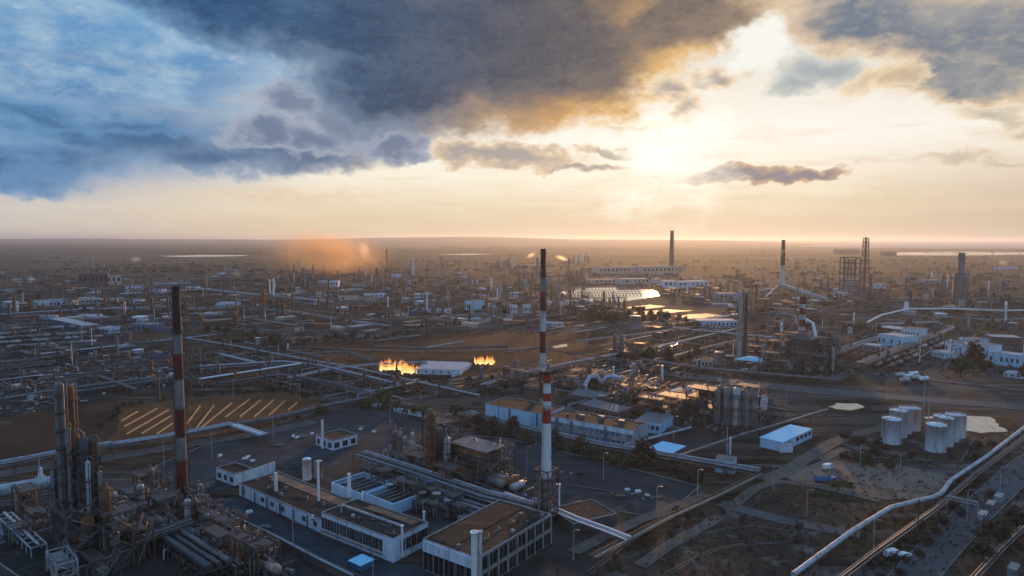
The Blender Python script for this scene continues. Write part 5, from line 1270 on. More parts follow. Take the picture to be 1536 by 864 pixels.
for i,(px,py,m,l) in enumerate(((752,734,'shell_pink',9),(764,738,'rust',8),(742,740,'shell',8),(776,742,'shell_pale',6),(640,735,'shell',7),(610,715,'shell_pale',6),(690,748,'shell',7))):
    vessel(None, P(px,py), l, 1.6, YAW+(PI/2 if i%2 else 0), m, 3 if i < 3 else 2, 'vessels of the central unit', adj={'shell':'grey horizontal vessel','rust':'rusty horizontal vessel','shell_pale':'pale horizontal vessel','shell_pink':'pinkish horizontal vessel'}[m])
low_wall('pale curved kerb wall round the left columns of the central unit', [(577,698),(576,682),(590,672),(612,668),(636,680)], 2.5, .4, 'grey_wall')
for i,(px,py) in enumerate(((598,742),(612,746),(625,752),(640,768),(655,775),(668,760),(648,757),(680,770),(575,728),(560,720),(690,778))):
    frame_struct(None, P(px,py), rnd.uniform(5,9), rnd.uniform(4,7), rnd.uniform(4,8), 1 if i % 2 else 2, group='pump frames behind the halls', adj='low dark pump frame' if i % 2 else 'two storey dark pump frame')
for i,(px,py,h,m) in enumerate(((655,768,7,'shell_pale'),(672,774,6,'shell_pale'),(634,762,6,'shell'),(618,742,5,'shell_pale'),(645,745,6,'deep_blue'),(586,745,5,'shell_pale'),(602,735,5,'deep_blue'))):
    tank(None, P(px,py), 1.6, h, m, 'small tanks behind the halls', adj={'shell':'small dull grey tank','shell_pale':'small pale grey tank','deep_blue':'small dark blue tank'}[m], detail=False, name='small_tank')

# furnace unit on the right
b0 = P(1201,556); hh = zat(1201,505,b0); t = thing('furnace_block', 'brown square furnace block with a striped chimney rising from its roof', 'furnace', b0+Vector((-2,-9,0)), YAW)
mb = MB(); w_ = 7.5; mb.box(-w_,-w_,3,w_,w_,hh); mb.build('casing', M['conc_dark'], t)
f = MB()
for i in range(5):
    z = 3+(hh-3)*i/4
    for (a,c) in (((-w_,-w_),(w_,-w_)),((w_,-w_),(w_,w_)),((w_,w_),(-w_,w_)),((-w_,w_),(-w_,-w_))): f.beam((a[0]*1.02,a[1]*1.02,z),(c[0]*1.02,c[1]*1.02,z),.6)
for i in range(5):
    x = -w_+2*w_*i/4
    for y in (-w_*1.03,w_*1.03): f.beam((x,y,0),(x,y,hh),.5); f.beam((y,x,0),(y,x,hh),.5)
f.build('steelwork', M['steel'], t)
rf = MB(); rf.add([(-w_,-w_,hh+.02),(w_,-w_,hh+.02),(w_,w_,hh+.02),(-w_,w_,hh+.02),(-3,-3,hh+4),(3,-3,hh+4),(3,3,hh+4),(-3,3,hh+4)],[(0,1,5,4),(1,2,6,5),(2,3,7,6),(3,0,4,7),(4,5,6,7)]); rf.build('hood', M['steel'], t)
for px,py,yt,d,m,lab in ((1109,548,437,6,'shell_pale','tall pale grey column, left one of the pair left of the furnace'),(1116.5,546,440,5,'dark_pipe','tall dark column, right one of the pair left of the furnace')):
    bb = P(px,py); column(lab, bb, zat(px,yt,bb), d*mpp(bb)/2, m, plats=6, rz=.5)
for i,(px,py,wx,h,f,m) in enumerate(((1140,545,18,14,3,'steel'),(1165,546,20,19,4,'steel'),(1182,552,12,22,4,'steel'),(1228,556,18,26,5,'steel'),(1243,552,10,28,5,'steel'),(1150,532,30,12,2,'steel'),(1185,530,26,16,3,'brick_red'),(1215,534,22,18,3,'steel'),(1128,560,14,8,1,'steel'),(1206,566,14,18,4,'steel'),(1178,566,16,12,2,'steel'),(1222,566,14,16,3,'steel'),(1192,548,20,26,5,'steel'),(1158,558,16,15,3,'steel'),(1236,548,14,30,5,'steel'),(1214,545,10,24,4,'brick_red'))):
    frame_struct(None, P(px,py), wx, 11, h, f, m=m, group='steel frames of the furnace unit', adj=['low','broad','tall','very tall'][min(3,int(h/7)-1)]+' dark steel frame')
for i,(px,py,h,r,m) in enumerate(((1145,548,17,1.5,'shell_pale'),(1160,553,13,1.6,'deep_blue'),(1172,556,15,1.2,'shell'),(1235,560,24,1.3,'shell'),(1248,560,20,1.2,'shell_pale'),(1152,556,12,1.6,'shell'),(1210,566,9,1.4,'shell_pale'),(1188,562,12,1.4,'shell_pink'),(1196,527,22,1.4,'shell'),(1226,530,21,1.4,'shell_pale'),(1135,530,16,1.3,'rust'))):
    column(None, P(px,py), h, r, m, 'columns of the furnace unit', adj={'shell':'slim grey column','shell_pale':'slim pale column','deep_blue':'slim dark blue column','shell_pink':'slim pinkish column','rust':'slim rusty column'}[m], plats=2)
def canopy(label, px, py, s, h, m):
    p = P(px,py); t = thing('canopy', label, 'canopy', p, R(-45)); rf = MB(); rf.add([(-s,-s,h),(s,-s,h),(s,s,h),(-s,s,h),(0,0,h+1.6),(-s,-s,h-.3),(s,-s,h-.3),(s,s,h-.3),(-s,s,h-.3)],[(0,1,4),(1,2,4),(2,3,4),(3,0,4),(5,6,1,0),(6,7,2,1),(7,8,3,2),(8,5,0,3),(8,7,6,5)]); rf.build('roof', M[m], t)
    for x in (-1,1):
        for y in (-1,1): c = MB(); c.beam((x*s*.85,y*s*.85,0),(x*s*.85,y*s*.85,h-.3),.35); c.build('post', M['steel_grey'], t)
canopy('bright blue pyramid canopy in front of the furnace unit', 1131, 551, 11, 6.5, 'sky_blue')
for i,(px,py,m) in enumerate(((1117,557,'white'),(1124,557.5,'white'),(1132,558,'white'))):
    vehicle(['white van leftmost under the blue canopy','white van in the middle under the blue canopy','white van rightmost under the blue canopy'][i], px, py, 'van', m, R(20), 'vans under the blue canopy')
tank('blue grey upright tank left of the blue canopy', P(1078,547), 3.2, 10, 'shell_pale', name='upright_tank')
tank('pinkish low tank between the blue grey tank and the canopy', P(1094,547), 3.2, 7, 'shell_pink', name='upright_tank')
bldg('tan low building left of the blue grey upright tank', (1040,551), (1068,553), 14, 6.5, 'cream_wall', 'roof_brown', parapet=.3, win=5)

# pale works at right edge
W = [((1397,534),(1420,539),14,5,'white_wall','roof_white','small white low building at the left of the pale works'),((1417,532),(1442,536),16,12,'white_wall','roof_grey','tall white blocky building second from left in the pale works'),((1436,528),(1458,532),18,13,'blue_wall','roof_grey','pale blue tall building in the middle of the pale works'),((1455,541),(1482,546),14,15,'white_wall','roof_grey','white building with brown doors in the pale works'),((1482,546),(1530,552),16,9.5,'blue_wall','roof_white','long pale blue building at the right end of the pale works'),((1487,516),(1532,518),20,7,'brick','roof_white','white roofed brown shed behind the pale works'),((1505,565),(1560,572),14,3,'white_wall','roof_white','low white roof at the right edge below the pale works'),
     ((1316,518),(1352,524),22,11,'blue_wall','roof_white','pale blue building with a white roof right of the furnace unit'),((1352,510),(1378,513),18,12,'white_wall','roof_grey','white cluttered block behind the pale blue building'),((1313,500),(1352,505),24,7,'brick','roof_white','long white roof behind the pale blue building'),((1282,524),(1320,528),14,5,'grey_wall','roof_white','low white roof left of the pale blue building')]
for A,B,d,h,wl,rf,lab in W: bldg(lab, A, B, d, h, wl, rf, parapet=.3, win=6, wz=(.35,.7), wfill=.4)
for i,(px,py,h,r) in enumerate(((1425,535,15,1.6),(1440,534,16,1.5),(1449,538,14,1.8),(1432,538,10,2.0))):
    column(None, P(px,py), h, r, 'tank_white', 'white silos of the pale works', adj='white silo', plats=1, name='white_silo')
for i,(px,py) in enumerate(((1350,568),(1362,570),(1374,572),(1385,574),(1357,576),(1370,566))):
    vessel(None, P(px,py), 7, 1.5, R(20), 'tank_white' if i%2 else 'shell_pale', 1.5, 'vessels on the works apron', adj='white horizontal vessel' if i%2 else 'pale grey horizontal vessel')
mast('white upright post tank under the long white pipeline', 1359, 470, 453, 'white', 3.0, name='post_tank', cat='post')

# loading rack with tank wagons
def wagon_proto(m):
    t = thing('tank_wagon', None, 'wagon', (0,0,-50), 0, None, adj='tank wagon'); mb = MB(); n = 12; vs = []
    for r_, x in ((0,-6.0),(1.2,-5.7),(1.5,-5.2),(1.5,5.2),(1.2,5.7),(0,6.0)):
        for i in range(n): a = 2*PI*i/n; vs.append((x, r_*math.cos(a), 2.6+r_*math.sin(a)))
    mb.add(vs,[(k*n+i,(k+1)*n+i,(k+1)*n+(i+1)%n,k*n+(i+1)%n) for k in range(5) for i in range(n)],True); mb.build('barrel', M[m], t)
    c = MB(); c.box(-6.2,-1.2,.8,6.2,1.2,1.08); c.build('chassis', M['black'], t); d = MB(); d.cyl((0,0,3.9),(0,0,4.5),.6,n=10); d.build('dome', M['steel'], t)
    for x in (-4.4,4.4):
        b = MB()
        for s in (-.8,.8): b.cyl((x+s,-1.1,.45),(x+s,1.1,.45),.45,n=10)
        b.build('bogie', M['black'], t)
    return t
protos = {m: wagon_proto(m) for m in ('shell_pink','shell','shell_pale','dark_pipe')}
wadj = {'shell_pink':'pinkish tank wagon','shell':'brown tank wagon','shell_pale':'pale tank wagon','dark_pipe':'dark tank wagon'}
used_p = set()
def place_wagon(p, rz, m, group):
    if m not in used_p:
        t = protos[m]; t.location = p; t.rotation_euler = (0,0,rz); t['group'] = group; used_p.add(m)
        for i,(o,l,a) in enumerate(THINGS):
            if o is t: THINGS[i] = (o, None, wadj[m])
        return t
    return dup(protos[m], p, rz, 1, None, wadj[m], group)
for row,(A,B,n) in enumerate((((0,505),(50,500),5),((0,511),(125,503),11),((0,518),(150,508),12),((0,525),(140,516),10),((20,496),(150,492),9))):
    a = P(*A); b = P(*B); d = b-a; rz = math.atan2(d.y,d.x)
    for i in range(n):
        if rnd.random() < .12: continue
        place_wagon(a.lerp(b,(i+.5)/n), rz, rnd.choice(['shell_pink','shell_pink','shell','shell_pale','dark_pipe']), 'tank wagons in the sidings at the left')
a = P(1300,553); b = P(1400,512); d = b-a; rz = math.atan2(d.y,d.x)
for k in range(2):
    off = Vector((-d.y,d.x,0)).normalized()*(k*9-14)
    for i in range(9): place_wagon(a.lerp(b,(i+.5)/9)+off, rz, ['dark_pipe','shell','dark_pipe','shell_pale'][(i+k)%4], 'tank wagons at the loading rack')
for m in protos:
    if m not in used_p: place_wagon(P(90,512), 0, m, 'tank wagons in the sidings at the left')

# vehicles and bits on the ground
vehicle('blue truck parked on the edge of the sandy plot', 1238, 724, 'truck', 'truck_blue', R(-10))
vehicle('white van parked at the corner of the sandy plot', 1242, 703, 'van', 'white', R(30))
vehicle('white van on the verge beside the silver pipeline, left of two', 1338, 834, 'van', 'white', R(20))
vehicle('white car on the verge beside the silver pipeline, right of two', 1357, 835, 'car', 'white', R(20))
vehicle('dull green truck right of the blue truck', 1262, 730, 'truck', 'leaf_olive', R(-12))
def crate(label, px, py, s, m, adj=None, group=None, rz=None):
    t = thing('concrete_block', label, 'block', P(px,py), rnd.uniform(0,3) if rz is None else rz, group, adj)
    mb = MB(); mb.add([(-s,-s*.6,0),(s,-s*.6,0),(s,s*.6,0),(-s,s*.6,0),(-s*.85,-s*.5,s*.7),(s*.85,-s*.5,s*.7),(s*.85,s*.5,s*.7),(-s*.85,s*.5,s*.7)],[(3,2,1,0),(4,5,6,7),(0,1,5,4),(1,2,6,5),(2,3,7,6),(3,0,4,7)]); mb.build('block', M[m], t)
    h = MB(); h.tube([(-.3*s,0,s*.7),(-.25*s,0,s*.9),(.25*s,0,s*.9),(.3*s,0,s*.7)], .05*s, 5); h.build('lifting_loop', M['steel'], t)
for px,py,s in ((941,735,1.0),(957,738,1.2),(949,742,.8),(971,744,1.0),(918,741,.7),(965,749,.8),(978,748,.8),(843,709,.8),(857,711,.8),(440,655,1.2),(446,657,1.1),(468,651,1),(367,689,1.1),(372,686,1.1),(379,692,1),(330,684,1.1),(561,648,1),(588,632,.9),(374,769,1.2),(541,644,1)):
    crate(None, px, py, s, 'white' if s > .9 else 'concrete', 'pale concrete block' if s > .9 else 'small grey concrete block', 'pale blocks lying on the yards')
def container(label, px, py, l, m, rz, adj=None, group=None):
    t = thing('shipping_container', label, 'container', P(px,py), rz, group, adj); mb = MB(); n = 14
    mb.box(-l/2,-1.2,.15,l/2,1.2,2.7)
    for i in range(n):
        x = -l/2+l*(i+.5)/n
        for y in (-1.2,1.2): mb.box(x-.08,min(y,y*1.04),.3,x+.08,max(y,y*1.04),2.6)
    mb.build('body', M[m], t); d = MB(); d.box(l/2+.003,-1.1,.25,l/2+.06,-.03,2.6); d.box(l/2+.003,.03,.25,l/2+.06,1.1,2.6); d.build('door', M[m], t)
    s = MB(); s.box(-l/2,-1.0,0,-l/2+.4,1.0,.147); s.box(l/2-.4,-1.0,0,l/2,1.0,.147); s.build('skid', M['concrete'], t)
for i,(px,py,m) in enumerate(((1474,780,'grey_wall'),(1486,764,'steel_grey'),(1498,752,'grey_wall'),(1520,862,'steel_grey'))):
    container(None, px, py, 6, m, R(45), {'steel_grey':'dark grey site container','grey_wall':'grey site container','concrete':'dull concrete coloured container'}[m], 'site containers beside the main road')
# portal frame beside main road
a = P(1420,769); b = P(1466,779); d = b-a; t = thing('road_portal', 'thin steel portal frame spanning the main road', 'portal', a, math.atan2(d.y,d.x)); mb = MB(); l = d.length; mb.beam((0,0,0),(0,0,6),.3); mb.beam((l,0,0),(l,0,6),.3); mb.beam((0,0,6),(l,0,6),.3); mb.beam((0,0,5.2),(l,0,5.2),.2); mb.build('frame', M['galv'], t); m2 = MB(); m2.tube([(0,0,6.4),(l,0,6.4)],.25,6); m2.build('pipe', M['silver'], t)
# poles
for i,(px,yb,yt,lab) in enumerate(((748,682,588,'slim tall dark post standing against the left part of the blue hall'),(1376,808,748,'wooden pole with a cross arm beside the silver pipeline'),(655,592,576,'short white post on the long diagonal pipeline'),(718,604,590,'thin post at the end of the long diagonal pipeline'),(418,540,515,'thin white post left of the burning pits'),(1090,690,640,'slim pale post beside the blue hut stack'),(556,612,575,'slim grey lighting post at the upper yard corner'),(960,520,452,'thin post right of the grey storage tank, behind the fields'),(1105,548,514,'thin pale post left of the tall column pair'),(1385,622,560,'thin post behind the white tanks'),(1392,645,590,'thin post between the two tank clusters'))):
    mast(lab, px, yb, yt, 'galv' if i not in (0,1) else 'steel', .2)
lp = [(246,700,655),(318,690,650),(410,660,620),(585,636,600),(905,720,680),(985,770,730),(1046,745,705),(1160,735,700),(1210,775,735),(700,700,655),(790,712,670),(640,660,625),(1290,700,668),(1350,715,680),(1450,780,735),(1500,740,700),(1310,830,780),(440,830,780),(560,880,825),(860,840,795),(1180,610,580),(1080,590,560),(1420,620,590),(1330,600,570),(150,720,680),(60,720,680),(350,600,568),(450,600,570),(520,600,572),(240,600,565),(100,610,575),(960,600,570),(1010,660,625),(880,660,625)]
for px,yb,yt in lp: mast(None, px, yb, yt, 'galv', .13, 'lamp posts across the works', 'slim grey lamp post', 'lamp_post', 'lamp post', lamp=True)

# trees
PT = {k: tree_proto(*a) for k, a in dict(tall=(1,9,2.6,'leaf_brown',300,.6),round=(2,6,2.8,'leaf_green',320,.6),olive=(3,5,2.6,'leaf_olive',260,.55),bush=(4,2.4,1.7,'leaf_brown',150,.45),gbush=(5,2.6,1.8,'leaf_green',160,.45)).items()}
TL = {'tall':'bare brown tree','round':'dull green tree','olive':'yellow olive tree','bush':'low brown bush','gbush':'low green bush'}
TP = {}
def plant(kind, p, sc, group, label=None):
    nm = 'low_bush' if 'bush' in kind else 'bare_tree' if kind == 'tall' else 'leafy_tree'; ct = 'bush' if 'bush' in kind else 'tree'
    if kind not in TP: TP[kind] = make_tree(PT[kind], p, label, TL[kind], group, nm, ct, rnd.uniform(0,6), sc); return
    o = dup(TP[kind], p, rnd.uniform(0,6), sc, label, TL[kind], group)
big = [(1441,566,2.2,'dark broad tree, leftmost of three in front of the pale works','round'),(1459,560,2.6,'tall tree, middle of three in front of the pale works','tall'),(1479,562,1.6,'small round tree, right of three in front of the pale works','round'),(1432,562,1.4,'low tree at the left foot of the broad dark tree','olive'),(585,612,1.4,'yellow olive tree at the upper corner of the yard','olive'),(574,606,1.3,'dull green tree beside the yellow tree at the upper yard corner','round'),(685,628,1.2,'green tree left of the blue hall end','round'),(225,505,1.7,'green tree clump left of the banded chimney top','olive'),(480,622,1.0,'olive tree by the workshop road','olive'),(1538,575,1.6,'tree at the right edge below the pale works','tall')]
for px,py,sc,lab,k in big: plant(k, P(px,py), sc, 'trees about the works', lab)
def rowp(pts, n, kinds, s0, s1, group, jit=2.5):
    ps = [P(*p) for p in pts]
    for i in range(n):
        f = (i+rnd.random())/n*(len(ps)-1); j = min(int(f), len(ps)-2); p = ps[j].lerp(ps[j+1], f-j)
        plant(rnd.choice(kinds), p+Vector((rnd.uniform(-jit,jit),rnd.uniform(-jit,jit),0)), rnd.uniform(s0,s1), group)
rowp([(690,640),(760,656),(900,692),(1000,708),(1060,722)], 46, ['bush','bush','bush','tall','gbush'], .8, 1.5, 'hedge along the front of the blue hall')
rowp([(440,630),(520,605),(600,618),(690,640)], 26, ['bush','olive','gbush'], .7, 1.2, 'shrubs along the upper yard edge')
rowp([(160,640),(180,610),(300,596),(420,585),(480,600)], 22, ['bush','gbush'], .7, 1.2, 'shrubs round the striped field')
rowp([(890,478),(905,490),(940,488),(1000,488)], 16, ['tall','tall'], 1.3, 2.2, 'trees round the grey storage tank', 8)
rowp([(1265,655),(1300,668),(1330,675),(1290,690),(1450,690),(1480,668)], 22, ['bush'], .7, 1.3, 'shrubs round the tank farm')
rowp([(1270,692),(1290,697),(1325,699),(1340,702)], 8, ['bush','gbush'], .8, 1.3, 'shrubs on the sandy plot')
rowp([(1290,905),(1340,850),(1400,800),(1480,725)], 24, ['bush'], .6, 1.1, 'shrubs along the silver pipeline', 4)
rowp([(1480,860),(1510,820),(1540,790)], 12, ['bush','tall'], .7, 1.2, 'shrubs beyond the main road', 5)
rowp([(870,870),(1000,800),(1090,760),(1250,830)], 14, ['bush'], .4, .9, 'shrubs on the front plot', 8)
# ------------------------------------------------------------------ far buildings that can be told apart
FB = [((118,430),(162,429),22,26,'brick','roof','dark brown windowless block far off at the left, tallest there'),((160,429),(182,428),20,22,'cream_wall','roof','narrower tan block joined to the right of the dark brown block'),
 ((50,462),(58,463),30,11,'white_wall','roof_grey','white end block at the left of the long windowed building'),((59,462),(112,461),16,9.5,'white_wall','roof_grey','long white windowed building far left'),((114,457),(176,455),14,7,'grey_wall','roof_white','long pale low building right of the long windowed building'),
 ((72,484),(125,496),16,5,'deep_blue','roof_white','long shed with a white and blue roof above the tank wagons'),((122,479),(150,482),16,4,'grey_wall','roof_white','small white roofed shed right of the long blue shed'),((146,500),(163,501),14,6,'white_wall','roof_white','white cube hut at the right end of the long blue shed'),((120,498),(145,501),14,5,'steel','roof','dark shed between the long blue shed and the white cube'),
 ((191,437),(216,436),18,8,'white_wall','roof_grey','pale blue white building above the sidings, far left'),((224,440),(244,440),16,7,'white_wall','roof_grey','small white building right of the pale blue white one'),((279,436),(296,436),14,7,'white_wall','roof_white','small white building just right of the banded chimney top'),
 ((196,455),(211,455),14,5,'white_wall','roof_white','small white roofed hut below the pale blue white building'),((197,497),(226,499),18,8,'deep_blue','roof_grey','blue grey shed left of the banded chimney'),((205,486),(220,486),12,5,'white_wall','roof_white','small white hut behind the blue grey shed'),((305,477),(322,477),14,6,'white_wall','roof_white','white hut right of the banded chimney, far side'),((325,461),(357,461),18,6,'white_wall','roof_white','white roofed low building in the left middle distance'),((410,446),(432,446),16,5,'grey_wall','roof_white','white roofed shed below the dark columns'),
 ((494,431),(507,431),20,13,'white_wall','roof_white','white cube building right of the dark columns'),((549,448),(580,447),18,7,'white_wall','roof_white','long white roofed building below the distant refinery'),((511,452),(538,451),18,8,'cream_wall','roof_brown','tan low building left of the long white roofed one'),((470,425),(492,425),14,6,'white_wall','roof_grey','small pale building beneath the orange smoke'),
 ((697,469),(706,470),26,16,'blue_wall','roof_grey','tall pale blue end block of the white factory'),((707,468),(765,467),24,9.5,'white_wall','roof_grey','long white factory block left of the tallest chimney'),((766,471),(776,471),14,11,'white_wall','roof_white','white cube building close left of the tallest chimney'),((785,473),(796,473),14,13,'white_wall','roof_grey','white square building right of the white cube, by the tallest chimney'),((748,485),(768,485),14,4,'grey_wall','roof_white','flat white roof in front of the white factory'),((650,470),(676,470),14,5,'white_wall','roof_white','low white building below the three pale tanks'),((815,490),(842,491),14,4,'blue_wall','roof_white','low pale blue shed just right of the tallest chimney'),((830,463),(844,462),14,9,'white_wall','roof_white','small white block right of the tallest chimney'),((848,458),(872,457),14,6,'white_wall','roof_white','white roofed building in front of the spray pond'),
 ((898,411),(958,410),34,19,'cream_wall','roof_grey','long pale turbine hall of the power station, left half'),((958,412),(1018,411),32,23,'cream_wall','roof_grey','taller ribbed hall of the power station beside its chimney'),((880,426),(930,425),18,9,'cream_wall','roof_white','row of pale sheds in front of the power station, left'),((932,427),(974,426),20,12,'cream_wall','roof_white','pale stepped building in front of the power station'),((979,424),(990,424),14,9,'white_wall','roof_white','little white building in front of the power station'),((996,432),(1016,432),22,14,'white_wall','roof_white','rounded white block right of the spray pond'),((1018,432),(1062,431),22,13,'white_wall','roof_white','white rib walled building right of the spray pond'),
 ((1046,492),(1106,492),22,8,'blue_wall','roof_white','long pale blue low building left of the tall column pair'),((1079,452),(1112,451),20,12,'grey_wall','roof_grey','grey block left of the sloping gallery'),((1150,440),(1166,440),18,8,'grey_wall','roof_white','grey block below the left sloping gallery'),((1252,448),(1261,449),14,12,'white_wall','roof_grey','narrow white building left of the frame tower'),((1305,433),(1328,433),16,9,'white_wall','roof_white','white building right of the lattice tower'),((1388,426),(1415,425),18,8,'grey_wall','roof_white','pale flat building left of the reactor tower'),((1500,405),(1530,404),18,9,'white_wall','roof_grey','pale building under the two white plumes at far right'),((1258,381),(1290,381),60,30,'conc_dark','roof','dim distant apartment block on the lake shore, left'),((1330,384),(1345,384),60,26,'conc_dark','roof','dim distant apartment block before the lake, right of the lattice tower')]
def far_ext(t, l, d, h):
    for i in range(4):
        v = MB(); v.cyl((l*(i+.5)/4,d*.5,h+.1),(l*(i+.5)/4,d*.5,h+3),1.2,n=8); v.build('roof_vent', M['steel_grey'], t)
for A,B,d,h,wl,rf,lab in FB:
    n = max(3, int((B[0]-A[0])/6)); bldg(lab, A, B, d, h, wl, rf, parapet=.4, win=n, wz=(.4,.75), wfill=.5, frames=False, extra=far_ext if h > 15 and 'turbine' in lab or 'ribbed' in lab else None)
for px,py,wp,hp,m,lab in ((640,460,10,11,'tank_white','pale tank at the left of three by the low white building'),(651,461,11,12,'tank_white','pale tank in the middle of three by the low white building'),(663,460,9,10,'shell_pink','pinkish tank at the right of three by the low white building'),(952,493,19,21,'shell_pale','big grey upright storage tank among bare trees, centre right'),(741,470,9,12,'tank_white','white tank at the foot of the white factory'),(781,451,8,12,'shell_pale','grey tank behind the white factory, near the tallest chimney')):
    b = P(px,py); k = mpp(b); tank(lab, b, wp*k/2, hp*k*.9, m, detail=False)

# ------------------------------------------------------------------ scatter of works that fill the middle and far distance
def inpoly(poly, x, y):
    c = False; n = len(poly)
    for i in range(n):
        x1,y1 = poly[i]; x2,y2 = poly[(i+1)%n]
        if (y1 > y) != (y2 > y) and x < (x2-x1)*(y-y1)/(y2-y1)+x1: c = not c
    return c
NOGO = [(834,436),(860,428),(935,428),(992,433),(998,446),(1010,452),(1080,458),(1100,476),(1020,486),(950,480),(925,464),(870,456)]
NOGO2 = [(440,515),(600,508),(800,498),(960,498),(1010,515),(860,545),(765,558),(745,572),(640,580),(545,572),(530,556),(470,538)]
def pick(poly):
    xs = [p[0] for p in poly]; ys = [p[1] for p in poly]
    while True:
        x = rnd.uniform(min(xs),max(xs)); y = rnd.uniform(min(ys),max(ys))
        if inpoly(poly,x,y) and not inpoly(NOGO,x,y) and not inpoly(NOGO2,x,y): return x,y
WADJ = {'white_wall':'white','cream_wall':'tan','brick':'brown','grey_wall':'grey','blue_wall':'pale blue','deep_blue':'dark blue','conc_dark':'dark'}
RADJ = {'roof':'dark roofed','roof_grey':'grey roofed','roof_white':'white roofed','roof_brown':'brown roofed','roof_rust':'rusty roofed'}
def small_building(px, py, lpx, hm, dm, wl, rf):
    a = P(px,py); l = lpx*mpp(a); ang = rnd.choice([YAW, YAW, YAW+PI/2, R(-25), R(48)])
    if math.cos(ang) < 0: ang += PI
    b = a+Vector((math.cos(ang)*l, math.sin(ang)*l, 0))
    sz = 'long' if l > 34 else 'small' if l < 16 else 'low' if hm < 6 else 'tall' if hm > 11 else 'plain'
    bldg(None, a, b, dm, hm, wl, rf, 'small buildings scattered across the works', f'{sz} {WADJ[wl]} {RADJ[rf]} building', win=(3 if lpx > 12 else 0), wz=(.4,.75), wfill=.5, parapet=0 if rnd.random()<.5 else .3, frames=False, name='small_building', gable=rnd.random() < .35)
Z = [ # polygon, buildings, columns, tanks, frames
 ([(0,425),(260,420),(260,470),(0,475)],16,6,6,4),([(160,470),(262,462),(262,505),(170,500)],6,3,2,3),([(290,425),(520,420),(520,470),(290,480)],21,13,10,7),
 ([(0,395),(400,390),(400,425),(0,430)],19,9,5,4),([(395,408),(475,408),(475,436),(395,436)],3,33,2,14),([(520,395),(690,390),(700,440),(520,445)],12,43,7,17),
 ([(690,395),(870,392),(870,430),(700,445)],9,43,8,17),([(590,440),(720,440),(700,475),(560,480)],9,9,5,6),([(700,440),(900,455),(900,480),(720,480)],7,16,6,9),
 ([(880,400),(1120,405),(1120,432),(880,428)],9,6,4,3),([(885,455),(935,455),(935,490),(885,485)],1,12,3,7),([(1000,440),(1110,445),(1110,480),(1010,480)],7,6,3,4),
 ([(1110,425),(1420,415),(1420,465),(1120,480)],16,13,8,11),([(1255,430),(1310,430),(1310,455),(1250,455)],2,16,3,9),([(1410,420),(1536,415),(1536,465),(1410,465)],9,13,4,7),
 ([(1400,470),(1536,472),(1536,500),(1400,500)],5,5,3,3),([(860,575),(960,572),(980,610),(870,612)],4,10,3,7),([(960,590),(1060,600),(1060,640),(965,632)],2,11,3,7),
 ([(290,480),(560,500),(540,540),(300,512)],5,6,2,3),([(560,470),(760,480),(740,500),(560,500)],6,3,2,1),([(1130,470),(1290,478),(1290,520),(1140,520)],4,11,3,7),([(0,530),(270,520),(270,540),(0,550)],7,3,3,3),([(840,498),(1000,500),(990,540),(850,545)],5,5,2,3),([(700,565),(800,560),(800,588),(720,590)],2,3,1,3)]
for poly,nb,nc,ntk,nf in Z:
    for i in range(nb):
        x,y = pick(poly); small_building(x, y, rnd.uniform(4,13)*(1 if y < 480 else 1.3), rnd.choice([3,3.5,4,5,6,9]), rnd.uniform(9,20), rnd.choice(['white_wall','grey_wall','cream_wall','brick','brick','grey_wall','conc_dark','conc_dark','conc_dark','deep_blue']), rnd.choice(['roof','roof_grey','roof_white','roof_brown','roof','roof_rust','roof_grey','roof_brown']))
    cen = [pick(poly) for _ in range(2+nc//9)]
    for i in range(nc):
        if i % 6 == 0: x,y = pick(poly)
        else:
            c_ = rnd.choice(cen); x,y = c_[0]+rnd.gauss(0,9), c_[1]+rnd.gauss(0,2.6)
            if inpoly(NOGO,x,y) or inpoly(NOGO2,x,y): x,y = pick(poly)
        if 690 < x < 765 and 540 < y < 590: continue
        b = P(x,y); k = mpp(b); h = rnd.choice(([14,18,22,26,32,40] if nc > 12 else [9,12,16,22,28]) if y < 490 else [8,10,12,15,19]); m = rnd.choice(['shell','shell_pale','rust','shell_pink','shell','brick_red','white'] )
        nm = {'shell':'grey','shell_pale':'pale','rust':'rusty','shell_pink':'pinkish','brick_red':'orange brown','white':'white'}[m]
        far = y < 470
        column(None, b, h, max(rnd.uniform(.9,2.0), k*.9), m, 'process columns in the distance', adj=('tall ' if h > 28 else 'short ' if h < 15 else 'slender ')+nm+' column', plats=1 if far else 2, pipe=not far, lad=not far)
    for i in range(ntk):
        x,y = pick(poly); m = rnd.choice(['tank_white','shell_pale','shell','shell_pink','tank_white']); r = rnd.uniform(4,9); h_ = rnd.uniform(5,10)
        if y > 500: r *= .5; h_ *= .7
        tank(None, P(x,y), r, h_, m, 'storage tanks in the distance', adj=('broad ' if r > 6.5 else 'small ')+{'tank_white':'white','shell_pale':'pale grey','shell':'dull grey','shell_pink':'pinkish'}[m]+' tank', detail=False)
    for i in range(nf):
        x,y = pick(poly)
        if i % 3:
            c_ = rnd.choice(cen); x2,y2 = c_[0]+rnd.gauss(0,9), c_[1]+rnd.gauss(0,2.4)
            if not (inpoly(NOGO,x2,y2) or inpoly(NOGO2,x2,y2)): x,y = x2,y2
        h = rnd.choice([8,12,16,22] if y < 470 else [6,9,12]); m = rnd.choice(['steel','brick_red','steel'])
        frame_struct(None, P(x,y), rnd.uniform(12,24), rnd.uniform(8,14), h, 2 if h < 14 else 3, m=m, group='steel frames in the distance', adj=('tall ' if h > 14 else 'low ')+('brown' if m == 'brick_red' else 'dark')+' steel frame', bays=2)
